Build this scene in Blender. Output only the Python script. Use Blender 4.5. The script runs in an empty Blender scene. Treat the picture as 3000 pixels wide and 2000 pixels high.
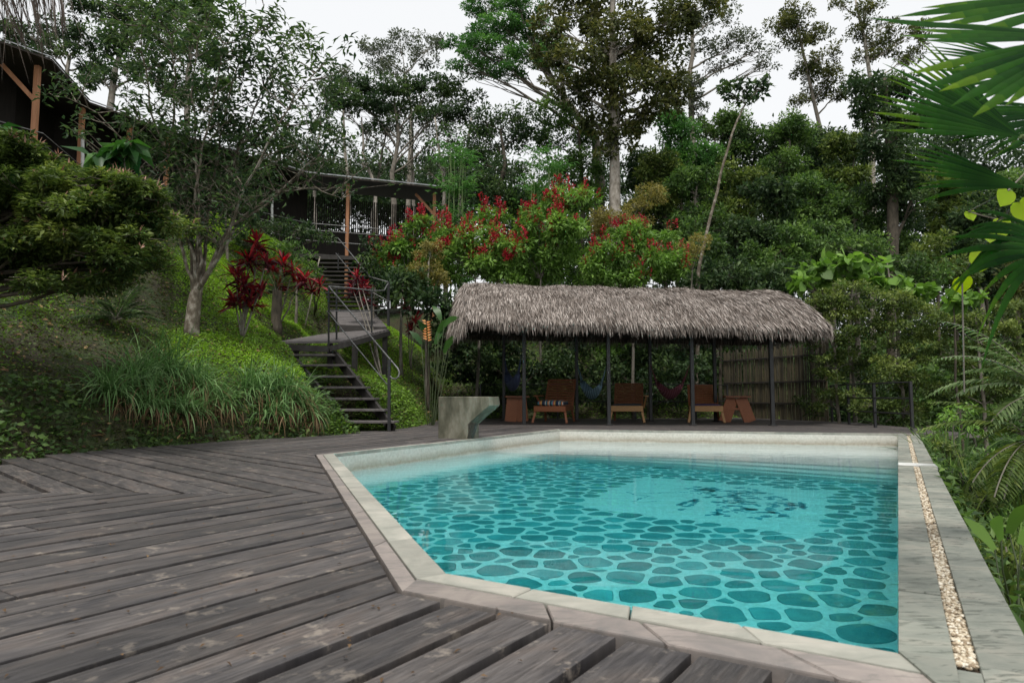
import bpy, bmesh, math, random
import numpy as np
from mathutils import Vector, Matrix
random.seed(7); RS = np.random.RandomState(11)
SC = bpy.context.scene
COL = SC.collection
# ------------------------------------------------------------------ camera
FPX = 2000.0; HCAM = 0.68; TILT = math.atan(157/2000)
cd = bpy.data.cameras.new('camera'); cam = bpy.data.objects.new('camera', cd); COL.objects.link(cam)
cam.location = (0, 0, HCAM); cam.rotation_euler = (math.pi/2+TILT, 0, 0)
cd.sensor_width = 36; cd.lens = 24; cd.clip_start = 0.05; cd.clip_end = 500
cd.dof.use_dof = True; cd.dof.focus_distance = 12.5; cd.dof.aperture_fstop = 5.6
SC.camera = cam
# ------------------------------------------------------------------ light
SUN_EL, SUN_AZ = math.radians(66), math.radians(190)     # azimuth clockwise from +Y
W = bpy.data.worlds.new('World'); SC.world = W; W.use_nodes = True
nt = W.node_tree; nt.nodes.clear()
sky = nt.nodes.new('ShaderNodeTexSky'); sky.sky_type = 'NISHITA'; sky.sun_disc = False
sky.sun_elevation = SUN_EL; sky.sun_rotation = SUN_AZ; sky.dust_density = 4; sky.air_density = 1.2
hs = nt.nodes.new('ShaderNodeHueSaturation'); hs.inputs['Saturation'].default_value = 0.12
mx = nt.nodes.new('ShaderNodeMix'); mx.data_type = 'RGBA'; mx.inputs[0].default_value = 0.7
mx.inputs[7].default_value = (9.0, 9.15, 9.3, 1)
bg = nt.nodes.new('ShaderNodeBackground'); bg.inputs[1].default_value = 0.1
wo = nt.nodes.new('ShaderNodeOutputWorld')
nt.links.new(sky.outputs[0], hs.inputs['Color']); nt.links.new(hs.outputs[0], mx.inputs[6])
nt.links.new(mx.outputs[2], bg.inputs[0]); nt.links.new(bg.outputs[0], wo.inputs[0])
sl = bpy.data.lights.new('sun', 'SUN'); sl.energy = 2.1; sl.angle = math.radians(10); sl.color = (1, .96, .9)
so = bpy.data.objects.new('sun', sl); COL.objects.link(so)
sd = Vector((math.sin(SUN_AZ)*math.cos(SUN_EL), math.cos(SUN_AZ)*math.cos(SUN_EL), math.sin(SUN_EL)))
so.rotation_euler = (-sd).to_track_quat('-Z', 'Y').to_euler(); so.location = sd*30
SC.view_settings.view_transform = 'Standard'; SC.view_settings.look = 'None'
SC.view_settings.exposure = 0.38; SC.view_settings.gamma = 1
SC.render.engine = 'CYCLES'
cy = SC.cycles
cy.max_bounces = 8; cy.diffuse_bounces = 3; cy.glossy_bounces = 3; cy.transmission_bounces = 6
cy.transparent_max_bounces = 8; cy.caustics_refractive = True; cy.caustics_reflective = False
cy.use_denoising = True; cy.sample_clamp_indirect = 6
try: cy.denoiser = 'OPENIMAGEDENOISE'
except Exception: pass

# ------------------------------------------------------------------ pixel helpers (photo pixels, 3000 wide; d* = 2352 wide)
K = 3000/2352.0
ct, st = math.cos(TILT), math.sin(TILT)
def ray(u, v):
    a = (u-1500)/FPX; b = (1000-v)/FPX
    return np.array([a, ct-b*st, st+b*ct])
def gp(u, v, z=0.0):
    r = ray(u, v); k = (z-HCAM)/r[2]; return r*k+np.array([0, 0, HCAM])
def at(u, v, Y):
    r = ray(u, v); return r*(Y/r[1])+np.array([0, 0, HCAM])
def dat(u, v, Y): return at(u*K, v*K, Y)
def V3(a): return Vector((float(a[0]), float(a[1]), float(a[2])))

# ------------------------------------------------------------------ materials
def newmat(name):
    m = bpy.data.materials.new(name); m.use_nodes = True
    n = m.node_tree; b = n.nodes['Principled BSDF']; return m, n, b
def N(n, t, **kw):
    x = n.nodes.new(t)
    for k, v in kw.items():
        if k.startswith('i_'):
            key = k[2:]; key = int(key) if key.isdigit() else key
            x.inputs[key].default_value = v
        else: setattr(x, k, v)
    return x
def ramp(n, stops):
    r = n.nodes.new('ShaderNodeValToRGB'); e = r.color_ramp.elements
    while len(e) > 1: e.remove(e[-1])
    e[0].position = stops[0][0]; e[0].color = (*stops[0][1], 1)
    for p, c in stops[1:]:
        k = e.new(p); k.color = (*c, 1)
    return r
def simple(name, c1, c2=None, scale=8, rough=.7, bump=.0, stretch=(1, 1, 1), metal=0, spec=.4, tint=0.0, mid=None, detail=6, coords='Object'):
    m, n, b = newmat(name); L = n.links.new
    c2 = c2 or tuple(x*.6 for x in c1)
    tc = N(n, 'ShaderNodeTexCoord'); mp = N(n, 'ShaderNodeMapping'); mp.inputs['Scale'].default_value = stretch
    no = N(n, 'ShaderNodeTexNoise', i_Scale=scale, i_Detail=detail, i_Roughness=.62)
    L(tc.outputs[coords], mp.inputs[0]); L(mp.outputs[0], no.inputs['Vector'])
    st_ = [(.3, c2), (.7, c1)]
    if mid: st_ = [(.3, c2), (.5, mid), (.68, c1)]
    r = ramp(n, st_); L(no.outputs[0], r.inputs[0]); out = r.outputs[0]
    if tint:
        at_ = N(n, 'ShaderNodeAttribute', attribute_name='tint')
        h = N(n, 'ShaderNodeHueSaturation'); L(out, h.inputs['Color'])
        ma = N(n, 'ShaderNodeMath', operation='MULTIPLY_ADD', i_1=tint, i_2=1-tint*.5); L(at_.outputs['Fac'], ma.inputs[0])
        L(ma.outputs[0], h.inputs['Value']); out = h.outputs[0]
    L(out, b.inputs['Base Color'])
    b.inputs['Roughness'].default_value = rough; b.inputs['Metallic'].default_value = metal
    b.inputs['Specular IOR Level'].default_value = spec
    if bump:
        bu = N(n, 'ShaderNodeBump', i_Strength=bump, i_Distance=.02); L(no.outputs[0], bu.inputs['Height']); L(bu.outputs[0], b.inputs['Normal'])
    return m
def leafmat(name, dark, mid, light, rough=.5, trans=.33, nscale=.9, spec=.22):
    m, n, b = newmat(name); L = n.links.new
    a = N(n, 'ShaderNodeAttribute', attribute_name='tint')
    g = N(n, 'ShaderNodeNewGeometry'); no = N(n, 'ShaderNodeTexNoise', i_Scale=nscale, i_Detail=3)
    L(g.outputs['Position'], no.inputs['Vector'])
    s = N(n, 'ShaderNodeMath', operation='MULTIPLY_ADD', i_1=.7, i_2=-.35); L(no.outputs[0], s.inputs[0])
    ad = N(n, 'ShaderNodeMath', operation='ADD'); L(a.outputs['Fac'], ad.inputs[0]); L(s.outputs[0], ad.inputs[1])
    r = ramp(n, [(0.05, dark), (.5, mid), (.95, light)]); L(ad.outputs[0], r.inputs[0])
    L(r.outputs[0], b.inputs['Base Color']); b.inputs['Roughness'].default_value = rough
    b.inputs['Specular IOR Level'].default_value = spec
    if trans:
        t = N(n, 'ShaderNodeBsdfTranslucent')
        hv = N(n, 'ShaderNodeHueSaturation', i_Saturation=1.15, i_Value=1.5); L(r.outputs[0], hv.inputs['Color']); L(hv.outputs[0], t.inputs[0])
        mx = N(n, 'ShaderNodeMixShader', i_0=trans); L(b.outputs[0], mx.inputs[1]); L(t.outputs[0], mx.inputs[2])
        L(mx.outputs[0], n.nodes['Material Output'].inputs[0])
    return m
M = {}
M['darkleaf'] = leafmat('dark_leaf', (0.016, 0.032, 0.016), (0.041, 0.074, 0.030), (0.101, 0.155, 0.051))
M['oliveleaf'] = leafmat('olive_leaf', (0.027, 0.035, 0.014), (0.068, 0.084, 0.027), (0.162, 0.162, 0.051))
M['brightleaf'] = leafmat('bright_leaf', (0.034, 0.092, 0.025), (0.081, 0.190, 0.052), (0.161, 0.310, 0.081))
M['ashleaf'] = leafmat('ash_leaf', (0.044, 0.057, 0.037), (0.083, 0.101, 0.064), (0.143, 0.165, 0.099))
M['midleaf'] = leafmat('mid_leaf', (0.029, 0.058, 0.019), (0.072, 0.133, 0.038), (0.174, 0.275, 0.070))
M['hedgeleaf'] = leafmat('hedge_leaf', (0.032, 0.055, 0.016), (0.087, 0.131, 0.033), (0.217, 0.268, 0.072), nscale=2)
M['limeleaf'] = leafmat('lime_leaf', (0.066, 0.121, 0.028), (0.143, 0.264, 0.055), (0.264, 0.418, 0.099))
M['yellowleaf'] = leafmat('yellow_leaf', (.130, .120, .030), (.210, .190, .060), (.330, .290, .100))
M['grassblade'] = leafmat('grass_blade', (0.044, 0.088, 0.025), (0.112, 0.225, 0.069), (0.275, 0.413, 0.175), trans=.25)
M['dryblade'] = leafmat('dry_blade', (.070, .038, .020), (.160, .095, .050), (.300, .220, .120), trans=.1, rough=.8)
M['redleaf'] = leafmat('red_leaf', (0.040, 0.010, 0.014), (0.150, 0.016, 0.024), (0.480, 0.060, 0.065), trans=.3, nscale=3)
M['redflower'] = leafmat('red_flower', (.130, .008, .018), (.330, .018, .035), (.520, .050, .060), trans=.2)
M['orangeflower'] = leafmat('orange_flower', (.550, .160, .050), (.750, .300, .100), (.850, .450, .200), trans=.2)
M['pinktip'] = leafmat('pink_tip', (.22, .10, .07), (.40, .22, .16), (.55, .38, .28), trans=.2)
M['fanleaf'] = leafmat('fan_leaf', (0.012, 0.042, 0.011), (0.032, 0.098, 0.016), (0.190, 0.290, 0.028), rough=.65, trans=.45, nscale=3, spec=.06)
M['paddleleaf'] = leafmat('paddle_leaf', (0.014, 0.045, 0.014), (0.035, 0.095, 0.022), (0.085, 0.190, 0.040), rough=.35, trans=.3)
M['chartleaf'] = leafmat('chartreuse_leaf', (.200, .300, .020), (.300, .420, .030), (.380, .500, .050), trans=.5)
M['groundleaf'] = leafmat('ground_leaf', (0.061, 0.088, 0.022), (0.135, 0.243, 0.041), (0.284, 0.459, 0.068), nscale=1.2)
M['litter'] = leafmat('litter_leaf', (.060, .035, .018), (.140, .085, .042), (.300, .200, .100), trans=0, rough=.8)
M['fernleaf'] = leafmat('fern_leaf', (.060, .100, .035), (.120, .180, .070), (.230, .300, .140), trans=.3)
M['bark'] = simple('bark', (.26, .23, .19), (.07, .06, .045), 14, .9, .5, (1, 1, .35))
M['palebark'] = simple('pale_bark', (.42, .38, .33), (.13, .11, .08), 9, .9, .4, (1, 1, .5))
M['mottledbark'] = simple('mottled_bark', (.36, .33, .28), (.055, .042, .03), 11, .95, .8, (1, 1, .6), mid=(.14, .115, .085), detail=9)
M['darkbark'] = simple('dark_bark', (.11, .09, .065), (.03, .025, .018), 12, .9, .5, (1, 1, .4))
M['twig'] = simple('twig', (.22, .20, .17), (.09, .08, .06), 5, .9)

# ------------------------------------------------------------------ object helpers
def link(o, parent=None):
    COL.objects.link(o)
    if parent is not None: o.parent = parent
    return o
def tag(o, label=None, cat=None, group=None, kind=None):
    if label: o['label'] = label
    if cat: o['category'] = cat
    if group: o['group'] = group
    if kind: o['kind'] = kind
    return o
def empty(name, loc, label, cat, group=None, rz=0.0):
    o = bpy.data.objects.new(name, None); COL.objects.link(o); o.location = V3(loc); o.rotation_euler = (0, 0, rz)
    o.empty_display_size = .2
    return tag(o, label, cat, group)
class MB:
    """collects shapes in world coordinates; build() links them as ONE mesh (shifted to its parent's frame)"""
    def __init__(s): s.v = []; s.f = []; s.t = []
    def add(s, vs, fs, t=.5):
        o = len(s.v); s.v.extend([tuple(map(float, p)) for p in vs]); s.f.extend([[i+o for i in f] for f in fs]); s.t.extend(t if isinstance(t, list) else [t]*len(fs))
    def box(s, c, size, rot=None, t=.5):
        hx, hy, hz = [x/2 for x in size]
        P = [Vector((x, y, z)) for x in (-hx, hx) for y in (-hy, hy) for z in (-hz, hz)]
        if rot is not None: P = [rot @ p for p in P]
        P = [p+Vector(c) for p in P]
        s.add(P, [(0, 1, 3, 2), (4, 6, 7, 5), (0, 4, 5, 1), (2, 3, 7, 6), (0, 2, 6, 4), (1, 5, 7, 3)], t)
    def bar(s, a, b, w, h, up=(0, 0, 1), t=.5):
        a = Vector(a); b = Vector(b); d = (b-a); L = d.length; d.normalize()
        up = Vector(up); sx = d.cross(up)
        if sx.length < 1e-3: sx = d.cross(Vector((1, 0, 0)))
        sx.normalize(); sz = sx.cross(d)
        R = Matrix((sx, d, sz)).transposed()
        s.box((a+b)/2, (w, L, h), R, t)
    def prism(s, poly, z0, z1, t=.5):
        """poly: list of (x,y) CCW; z1 top (number or function)"""
        n = len(poly)
        zt = (lambda x, y: z1) if not callable(z1) else z1
        vs = [(x, y, z0) for x, y in poly]+[(x, y, zt(x, y)) for x, y in poly]
        fs = [tuple(range(n))[::-1], tuple(range(n, 2*n))]+[(i, (i+1) % n, n+(i+1) % n, n+i) for i in range(n)]
        s.add(vs, fs, t)
    def tube(s, pts, rad, sides=6, cap=True, t=.5):
        P = [np.array(p, float) for p in pts]; n = len(P)
        if np.isscalar(rad): rad = [rad]*n
        vs = []; prev = None
        for i in range(n):
            d = P[min(i+1, n-1)]-P[max(i-1, 0)]; d = d/(np.linalg.norm(d)+1e-9)
            if prev is None:
                a = np.array([0, 0, 1.]) if abs(d[2]) < .9 else np.array([1., 0, 0]); prev = np.cross(d, a)
            x = prev-d*np.dot(prev, d); x /= (np.linalg.norm(x)+1e-9); y = np.cross(d, x); prev = x
            for k in range(sides):
                an = 2*math.pi*k/sides; vs.append(P[i]+rad[i]*(x*math.cos(an)+y*math.sin(an)))
        fs = [(i*sides+k, i*sides+(k+1) % sides, (i+1)*sides+(k+1) % sides, (i+1)*sides+k) for i in range(n-1) for k in range(sides)]
        if cap: fs += [tuple(range(sides))[::-1], tuple((n-1)*sides+k for k in range(sides))]
        s.add(vs, fs, t)
    def build(s, name, mat, parent=None, bevel=0.0, smooth=False, org=None):
        me = bpy.data.meshes.new(name)
        off = Vector((0, 0, 0))
        if parent is not None:
            inv = parent_matrix(parent).inverted(); vs = [inv @ Vector(v) for v in s.v]
        elif org is not None:
            off = Vector(org); vs = [Vector(v)-off for v in s.v]
        else: vs = s.v
        me.from_pydata([tuple(v) for v in vs], [], s.f)
        a = me.attributes.new('tint', 'FLOAT', 'FACE'); a.data.foreach_set('value', s.t)
        me.materials.append(mat)
        if smooth: me.polygons.foreach_set('use_smooth', [True]*len(me.polygons))
        o = bpy.data.objects.new(name, me); link(o, parent); o.location = off
        if bevel:
            m = o.modifiers.new('bevel', 'BEVEL'); m.width = bevel; m.segments = 1; m.limit_method = 'ANGLE'
        return o
def parent_matrix(o):
    m = Matrix.LocRotScale(o.location, o.rotation_euler, o.scale)
    return (parent_matrix(o.parent) @ m) if o.parent else m
def arr_mesh(name, verts, nper, quads, ninst, tints, mat, parent=None, smooth=False):
    """verts (ninst*nper,3), quads list of 4-index faces of one template"""
    q = np.array(quads, np.int32); F = (q[None]+(np.arange(ninst)*nper)[:, None, None]).reshape(-1, q.shape[1])
    me = bpy.data.meshes.new(name)
    if parent is not None:
        inv = np.array(parent_matrix(parent).inverted()); verts = verts@inv[:3, :3].T+inv[:3, 3]
    me.vertices.add(len(verts)); me.vertices.foreach_set('co', verts.astype(np.float32).ravel())
    nf, k = F.shape
    me.loops.add(nf*k); me.loops.foreach_set('vertex_index', F.ravel().astype(np.int32))
    me.polygons.add(nf); me.polygons.foreach_set('loop_start', (np.arange(nf)*k).astype(np.int32))
    me.polygons.foreach_set('loop_total', np.full(nf, k, np.int32))
    a = me.attributes.new('tint', 'FLOAT', 'FACE')
    a.data.foreach_set('value', np.repeat(np.clip(tints, 0, 1), len(quads)).astype(np.float32))
    me.update(calc_edges=True); me.validate()
    if smooth: me.polygons.foreach_set('use_smooth', np.ones(nf, bool))
    me.materials.append(mat)
    o = bpy.data.objects.new(name, me); return link(o, parent)
def unit(a): return a/(np.linalg.norm(a, axis=-1, keepdims=True)+1e-9)
# leaf templates: (along, across, up)
T_LEAF = (np.array([(0, 0, 0), (.38, -.5, .10), (.45, 0, 0), (.38, .5, .10), (1, 0, -.12)]), [(0, 2, 1), (0, 3, 2), (1, 2, 4), (2, 3, 4)])
T_FAR = (np.array([(0, 0, 0), (.5, -.5, .05), (1, 0, 0), (.5, .5, .05)]), [(0, 1, 2, 3)])
T_ROUND = (np.array([(0, 0, 0), (.12, -.38, .05), (.5, -.52, .08), (.85, -.3, 0), (1.02, 0, -.08), (.85, .3, 0), (.5, .52, .08), (.12, .38, .05), (.5, 0, 0)]),
           [(0, 8, 2, 1), (8, 4, 3, 2), (8, 6, 5, 4), (0, 7, 6, 8)])
_ha = [(0.0, 0.0), (-.10, .22), (-.02, .42), (.18, .52), (.42, .52), (.66, .42), (.86, .22), (1.05, 0.0)]
T_HEART = (np.array([(a, -b, .10*b) for a, b in _ha]+[(a, b, .10*b) for a, b in _ha[1:-1][::-1]]+[(.5, 0, -.03)]), [(14, (k+1) % 14, k) for k in range(14)])
def leaves(name, P, D, Nn, L, Wd, tint, mat, parent=None, T=T_LEAF):
    tv, tf = T; n = len(P)
    D = unit(D); S = unit(np.cross(Nn, D)); U = np.cross(D, S)
    L = np.broadcast_to(L, (n,)); Wd = np.broadcast_to(Wd, (n,))
    v = (P[:, None]+tv[None, :, 0, None]*(D*L[:, None])[:, None]+tv[None, :, 1, None]*(S*Wd[:, None])[:, None]
         + tv[None, :, 2, None]*(U*L[:, None])[:, None])
    return arr_mesh(name, v.reshape(-1, 3), len(tv), tf, n, tint, mat, parent)
def rnd(n, s=1.0): return RS.normal(0, s, (n, 3))
def blades(name, base, direc, L, Wd, droop, tint, mat, parent=None, seg=5, side=None):
    """curved tapering strips; base (n,3), direc unit (n,3), droop (n,) bend toward -z"""
    n = len(base); L = np.broadcast_to(L, (n,)); Wd = np.broadcast_to(Wd, (n,)); droop = np.broadcast_to(droop, (n,))
    pos = base.copy(); d = unit(direc.copy()); rows = []
    if side is None: side = unit(np.cross(d, rnd(n)*.4+np.array([0, 0, 1.])))
    for i in range(seg+1):
        f = i/seg; w = Wd*(0.45+1.1*f if f < .5 else 2.0*(1.0-f)**.8+0.02)*.5
        rows.append(pos-side*w[:, None]); rows.append(pos+side*w[:, None])
        pos = pos+d*(L/seg)[:, None]; d = unit(d+np.array([0, 0, -1.])*(droop/seg)[:, None])
    v = np.stack(rows, 1).reshape(-1, 3)
    quads = [(2*i, 2*i+1, 2*i+3, 2*i+2) for i in range(seg)]
    return arr_mesh(name, v, 2*(seg+1), quads, n, tint, mat, parent, smooth=True)

# ------------------------------------------------------------------ pool geometry
A = np.array([-.249, 2.66]); Cc = np.array([-2.058, 7.963]); Dd = np.array([.945, 13.602]); Ee = np.array([6.827, 12.163]); Bb = np.array([1.02, 1.862])
POOL = [A, Bb, Ee, Dd, Cc]                      # counter-clockwise
ZW = -.22; ZF = -1.32
def offset_poly(poly, ws):
    n = len(poly); out = []
    ln = []
    for i in range(n):
        p, q = poly[i], poly[(i+1) % n]; d = (q-p)/np.linalg.norm(q-p); nr = np.array([d[1], -d[0]])
        ln.append((p+nr*ws[i], d))
    for i in range(n):
        (p, d), (q, e) = ln[i-1], ln[i]
        Mx = np.array([[d[0], -e[0]], [d[1], -e[1]]]); k = np.linalg.solve(Mx, q-p); out.append(p+d*k[0])
    return out
# edge order: AB front, BE right, ED far, DC left-far, CA left
OFF_IN = offset_poly(POOL, [.115, .125, .05, .05, .12])
OFF_GR = offset_poly(POOL, [.115, .178, .05, .05, .12])
OFF_OUT = offset_poly(POOL, [.25, .31, .13, .13, .195])
def inpoly(x, y, poly):
    c = np.zeros(np.shape(x), bool); n = len(poly)
    for i in range(n):
        x1, y1 = poly[i]; x2, y2 = poly[(i+1) % n]
        cond = ((y1 > y) != (y2 > y)) & (x < (x2-x1)*(y-y1)/((y2-y1) if y2 != y1 else 1e-9)+x1)
        c ^= cond
    return c
# ------------------------------------------------------------------ terrain height
EDGE = np.array([(-5.9, -12), (-5.5, 5), (-5.44, 7.33), (-5.08, 8.55), (-4.1, 10.34), (-3.12, 11.65), (-2.4, 13.09), (-2.0, 15.2), (-1.9, 19.0), (-1.9, 60)])
def seg_sdist(x, y):
    """distance left of the deck edge (positive on the left)"""
    best = np.full(np.shape(x), 1e9); sg = np.zeros(np.shape(x))
    for i in range(len(EDGE)-1):
        p, q = EDGE[i], EDGE[i+1]; d = q-p; L2 = d@d
        k = np.clip(((x-p[0])*d[0]+(y-p[1])*d[1])/L2, 0, 1)
        dx = x-(p[0]+k*d[0]); dy = y-(p[1]+k*d[1]); ds = np.hypot(dx, dy)
        cr = d[0]*dy-d[1]*dx
        m = ds < best; best = np.where(m, ds, best); sg = np.where(m, np.sign(cr), sg)
    return best*sg
def sstep(a, b, x):
    t = np.clip((x-a)/(b-a), 0, 1); return t*t*(3-2*t)
RDIR = (Ee-Bb)/np.linalg.norm(Ee-Bb); RNRM = np.array([RDIR[1], -RDIR[0]])
def terrain(x, y):
    x = np.asarray(x, float); y = np.asarray(y, float)
    s = seg_sdist(x, y)
    left = -.32+np.interp(s, [-.1, .15, .6, 1.0, 4.0, 7.4, 9, 200], [0, .35, 1.0, 1.22, 2.9, 6.0, 6.1, 6.6])
    left = np.where(s > 0, left, -.32)
    left = left+sstep(18, 22, y)*np.interp(s, [0, 1.2, 5.5, 9], [0, 1.2, 1.6, 0])
    back = -.32+np.interp(y, [19.6, 21.5, 27, 34, 60, 140], [0, .9, 4.2, 5.4, 6.5, 9])*sstep(11, 2, x)
    z = np.maximum(left, back)
    r = (x-Bb[0])*RNRM[0]+(y-Bb[1])*RNRM[1]                # distance right of pool edge
    drop = np.interp(r, [.28, .5, 1.5, 4, 12, 60], [0, -.45, -1.0, -1.9, -2.6, -1.5])+np.interp(y, [0, 25, 60, 140], [0, .3, 4, 8])
    yy = sstep(21.5, 15, y)+0*x
    z = np.where((r > .28) & ((y < 13) | (r > .9)), np.minimum(z, -.32+drop*1.0)+np.where(y > 20, 0, 0), z)
    far = np.interp(y, [22, 40, 140], [0, 3.5, 10])*sstep(4, 14, x)
    z = z+far
    cx_ = np.interp(y, [12.8, 15.2, 17.4, 19.7, 23.5], [-2.85, -4.3, -3.6, -4.2, -6.2]); wd_ = np.interp(y, [12.8, 14.6, 15.4, 23.5], [.75, .85, 1.5, 1.4])
    zc = np.interp(y, [12.7, 13.1, 15.0, 17.4, 19.7, 23.5], [-.32, -.25, 1.15, 1.65, 2.45, 4.9])
    kc = sstep(1.35, .85, np.abs(x-cx_)/wd_)*sstep(12.4, 12.8, y)*sstep(24.5, 23.0, y)
    z = z*(1-kc)+np.minimum(z, zc)*kc
    hole = inpoly(x, y, POOL_HOLE)
    z = np.where(hole, -1.7, z)
    nz = .06*np.sin(x*2.1+y*.7)*np.sin(y*1.7-x*.4)+.03*np.sin(x*5.3)*np.sin(y*4.7)
    return z+nz*np.where(s > .5, 1, .25)
POOL_HOLE = offset_poly(POOL, [.13, .16, .06, .06, .1])
def tz(x, y): return float(terrain(np.array([x]), np.array([y]))[0])
def thit(u, v, y0=4.0, y1=70, dpx=True):
    """where the pixel ray (2352-wide pixels) meets the terrain"""
    if dpx: u, v = u*K, v*K
    r = ray(u, v); ys = np.linspace(y0, y1, 1500); P = r[None]*(ys/r[1])[:, None]+np.array([0, 0, HCAM])
    below = P[:, 2] < terrain(P[:, 0], P[:, 1])
    i = int(np.argmax(below)) if below.any() else len(ys)-1
    return P[i]
def structure(o): o['kind'] = 'structure'; return o
# ================================================================== GROUND
def build_ground():
    xs = np.concatenate([np.linspace(-160, -16, 28)[:-1], np.arange(-16, 14, .16), np.linspace(14, 160, 40)])
    ys = np.concatenate([np.arange(-14, 0, .8), np.arange(0, 32, .16), np.linspace(32, 220, 50)])
    X, Y = np.meshgrid(xs, ys); Z = terrain(X, Y)
    v = np.stack([X, Y, Z], -1).reshape(-1, 3); nx = len(xs); ny = len(ys)
    i = np.arange((ny-1)*nx).reshape(ny-1, nx)[:, :-1].ravel()
    F = np.stack([i, i+1, i+nx+1, i+nx], 1)
    me = bpy.data.meshes.new('ground'); me.from_pydata(v.tolist(), [], F.tolist())
    me.polygons.foreach_set('use_smooth', np.ones(len(F), bool))
    m, n, b = newmat('soil'); L = n.links.new
    tc = N(n, 'ShaderNodeTexCoord'); n1 = N(n, 'ShaderNodeTexNoise', i_Scale=1.1, i_Detail=8, i_Roughness=.7); n2 = N(n, 'ShaderNodeTexNoise', i_Scale=22, i_Detail=6)
    L(tc.outputs['Object'], n1.inputs[0]); L(tc.outputs['Object'], n2.inputs[0])
    r1 = ramp(n, [(.35, (.035, .024, .015)), (.5, (.045, .045, .018)), (.62, (.040, .075, .018))]); L(n1.outputs[0], r1.inputs[0])
    r2 = ramp(n, [(.3, (.35, .35, .35)), (.7, (1.3, 1.3, 1.2))]); L(n2.outputs[0], r2.inputs[0])
    mm = N(n, 'ShaderNodeMix', data_type='RGBA', blend_type='MULTIPLY', i_0=1.0); L(r1.outputs[0], mm.inputs[6]); L(r2.outputs[0], mm.inputs[7])
    L(mm.outputs[2], b.inputs['Base Color']); b.inputs['Roughness'].default_value = .95
    bu = N(n, 'ShaderNodeBump', i_Strength=.8, i_Distance=.05); L(n2.outputs[0], bu.inputs['Height']); L(bu.outputs[0], b.inputs['Normal'])
    me.materials.append(m)
    o = bpy.data.objects.new('ground', me); link(o); structure(o)
build_ground()

# ================================================================== DECK
def clip(poly, p, nrm):
    """keep the side where (x-p).n <= 0"""
    out = []; n = len(poly)
    for i in range(n):
        a, b = poly[i], poly[(i+1) % n]; da = (a-p)@nrm; db = (b-p)@nrm
        if da <= 0: out.append(a)
        if (da < 0) != (db < 0): out.append(a+(b-a)*(da/(da-db)))
    return out
def clip_convex(poly, conv):
    for i in range(len(conv)):
        a, b = conv[i], conv[(i+1) % len(conv)]; d = b-a; poly = clip(poly, a, np.array([d[1], -d[0]]))
        if len(poly) < 3: return []
    return poly
def parea(p): 
    return .5*sum(p[i][0]*p[(i+1) % len(p)][1]-p[(i+1) % len(p)][0]*p[i][1] for i in range(len(p)))
def wood_deck_mat():
    m, n, b = newmat('weathered_wood'); L = n.links.new
    uv = N(n, 'ShaderNodeAttribute', attribute_name='plank'); sep = N(n, 'ShaderNodeSeparateXYZ'); L(uv.outputs['Vector'], sep.inputs[0])
    mp = N(n, 'ShaderNodeMapping'); mp.inputs['Scale'].default_value = (3.2, 42, 1); L(uv.outputs['Vector'], mp.inputs[0])
    g = N(n, 'ShaderNodeTexNoise', i_Scale=1.6, i_Detail=9, i_Roughness=.68, i_Distortion=.5); L(mp.outputs[0], g.inputs[0])
    gr = ramp(n, [(.26, (.018, .015, .014)), (.5, (.066, .058, .055)), (.74, (.128, .116, .110))]); L(g.outputs[0], gr.inputs[0])
    # broad stain patches
    mp2 = N(n, 'ShaderNodeMapping'); mp2.inputs['Scale'].default_value = (1.6, 5, 1); L(uv.outputs['Vector'], mp2.inputs[0])
    p = N(n, 'ShaderNodeTexNoise', i_Scale=1.5, i_Detail=7, i_Roughness=.6, i_Distortion=.8); L(mp2.outputs[0], p.inputs[0])
    pr = ramp(n, [(.35, (.62, .64, .70)), (.52, (1, 1, 1)), (.66, (1.28, 1.18, 1.10)), (.72, (1.75, 1.52, 1.30))]); L(p.outputs[0], pr.inputs[0])
    mu = N(n, 'ShaderNodeMix', data_type='RGBA', blend_type='MULTIPLY', i_0=1.0); L(gr.outputs[0], mu.inputs[6]); L(pr.outputs[0], mu.inputs[7])
    # pale lichen spots
    v = N(n, 'ShaderNodeTexNoise', i_Scale=6.5, i_Detail=6, i_Roughness=.72); g0 = N(n, 'ShaderNodeNewGeometry'); L(g0.outputs['Position'], v.inputs[0])
    vr = ramp(n, [(.58, (0, 0, 0)), (.66, (.6, .6, .6))]); L(v.outputs[0], vr.inputs[0])
    m3 = N(n, 'ShaderNodeMix', data_type='RGBA'); m3.inputs[7].default_value = (.27, .23, .19, 1)
    L(vr.outputs[0], m3.inputs[0]); L(mu.outputs[2], m3.inputs[6])
    a = N(n, 'ShaderNodeAttribute', attribute_name='tint'); ma = N(n, 'ShaderNodeMath', operation='MULTIPLY_ADD', i_1=.6, i_2=.68); L(a.outputs['Fac'], ma.inputs[0])
    h = N(n, 'ShaderNodeHueSaturation'); L(m3.outputs[2], h.inputs['Color']); L(ma.outputs[0], h.inputs['Value'])
    L(h.outputs[0], b.inputs['Base Color'])
    rr = N(n, 'ShaderNodeMapRange', i_3=.42, i_4=.8); L(p.outputs[0], rr.inputs[0]); L(rr.outputs[0], b.inputs['Roughness'])
    b.inputs['Specular IOR Level'].default_value = .5
    bu = N(n, 'ShaderNodeBump', i_Strength=.55, i_Distance=.006); L(g.outputs[0], bu.inputs['Height']); L(bu.outputs[0], b.inputs['Normal'])
    return m
M['deck'] = wood_deck_mat()
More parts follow.
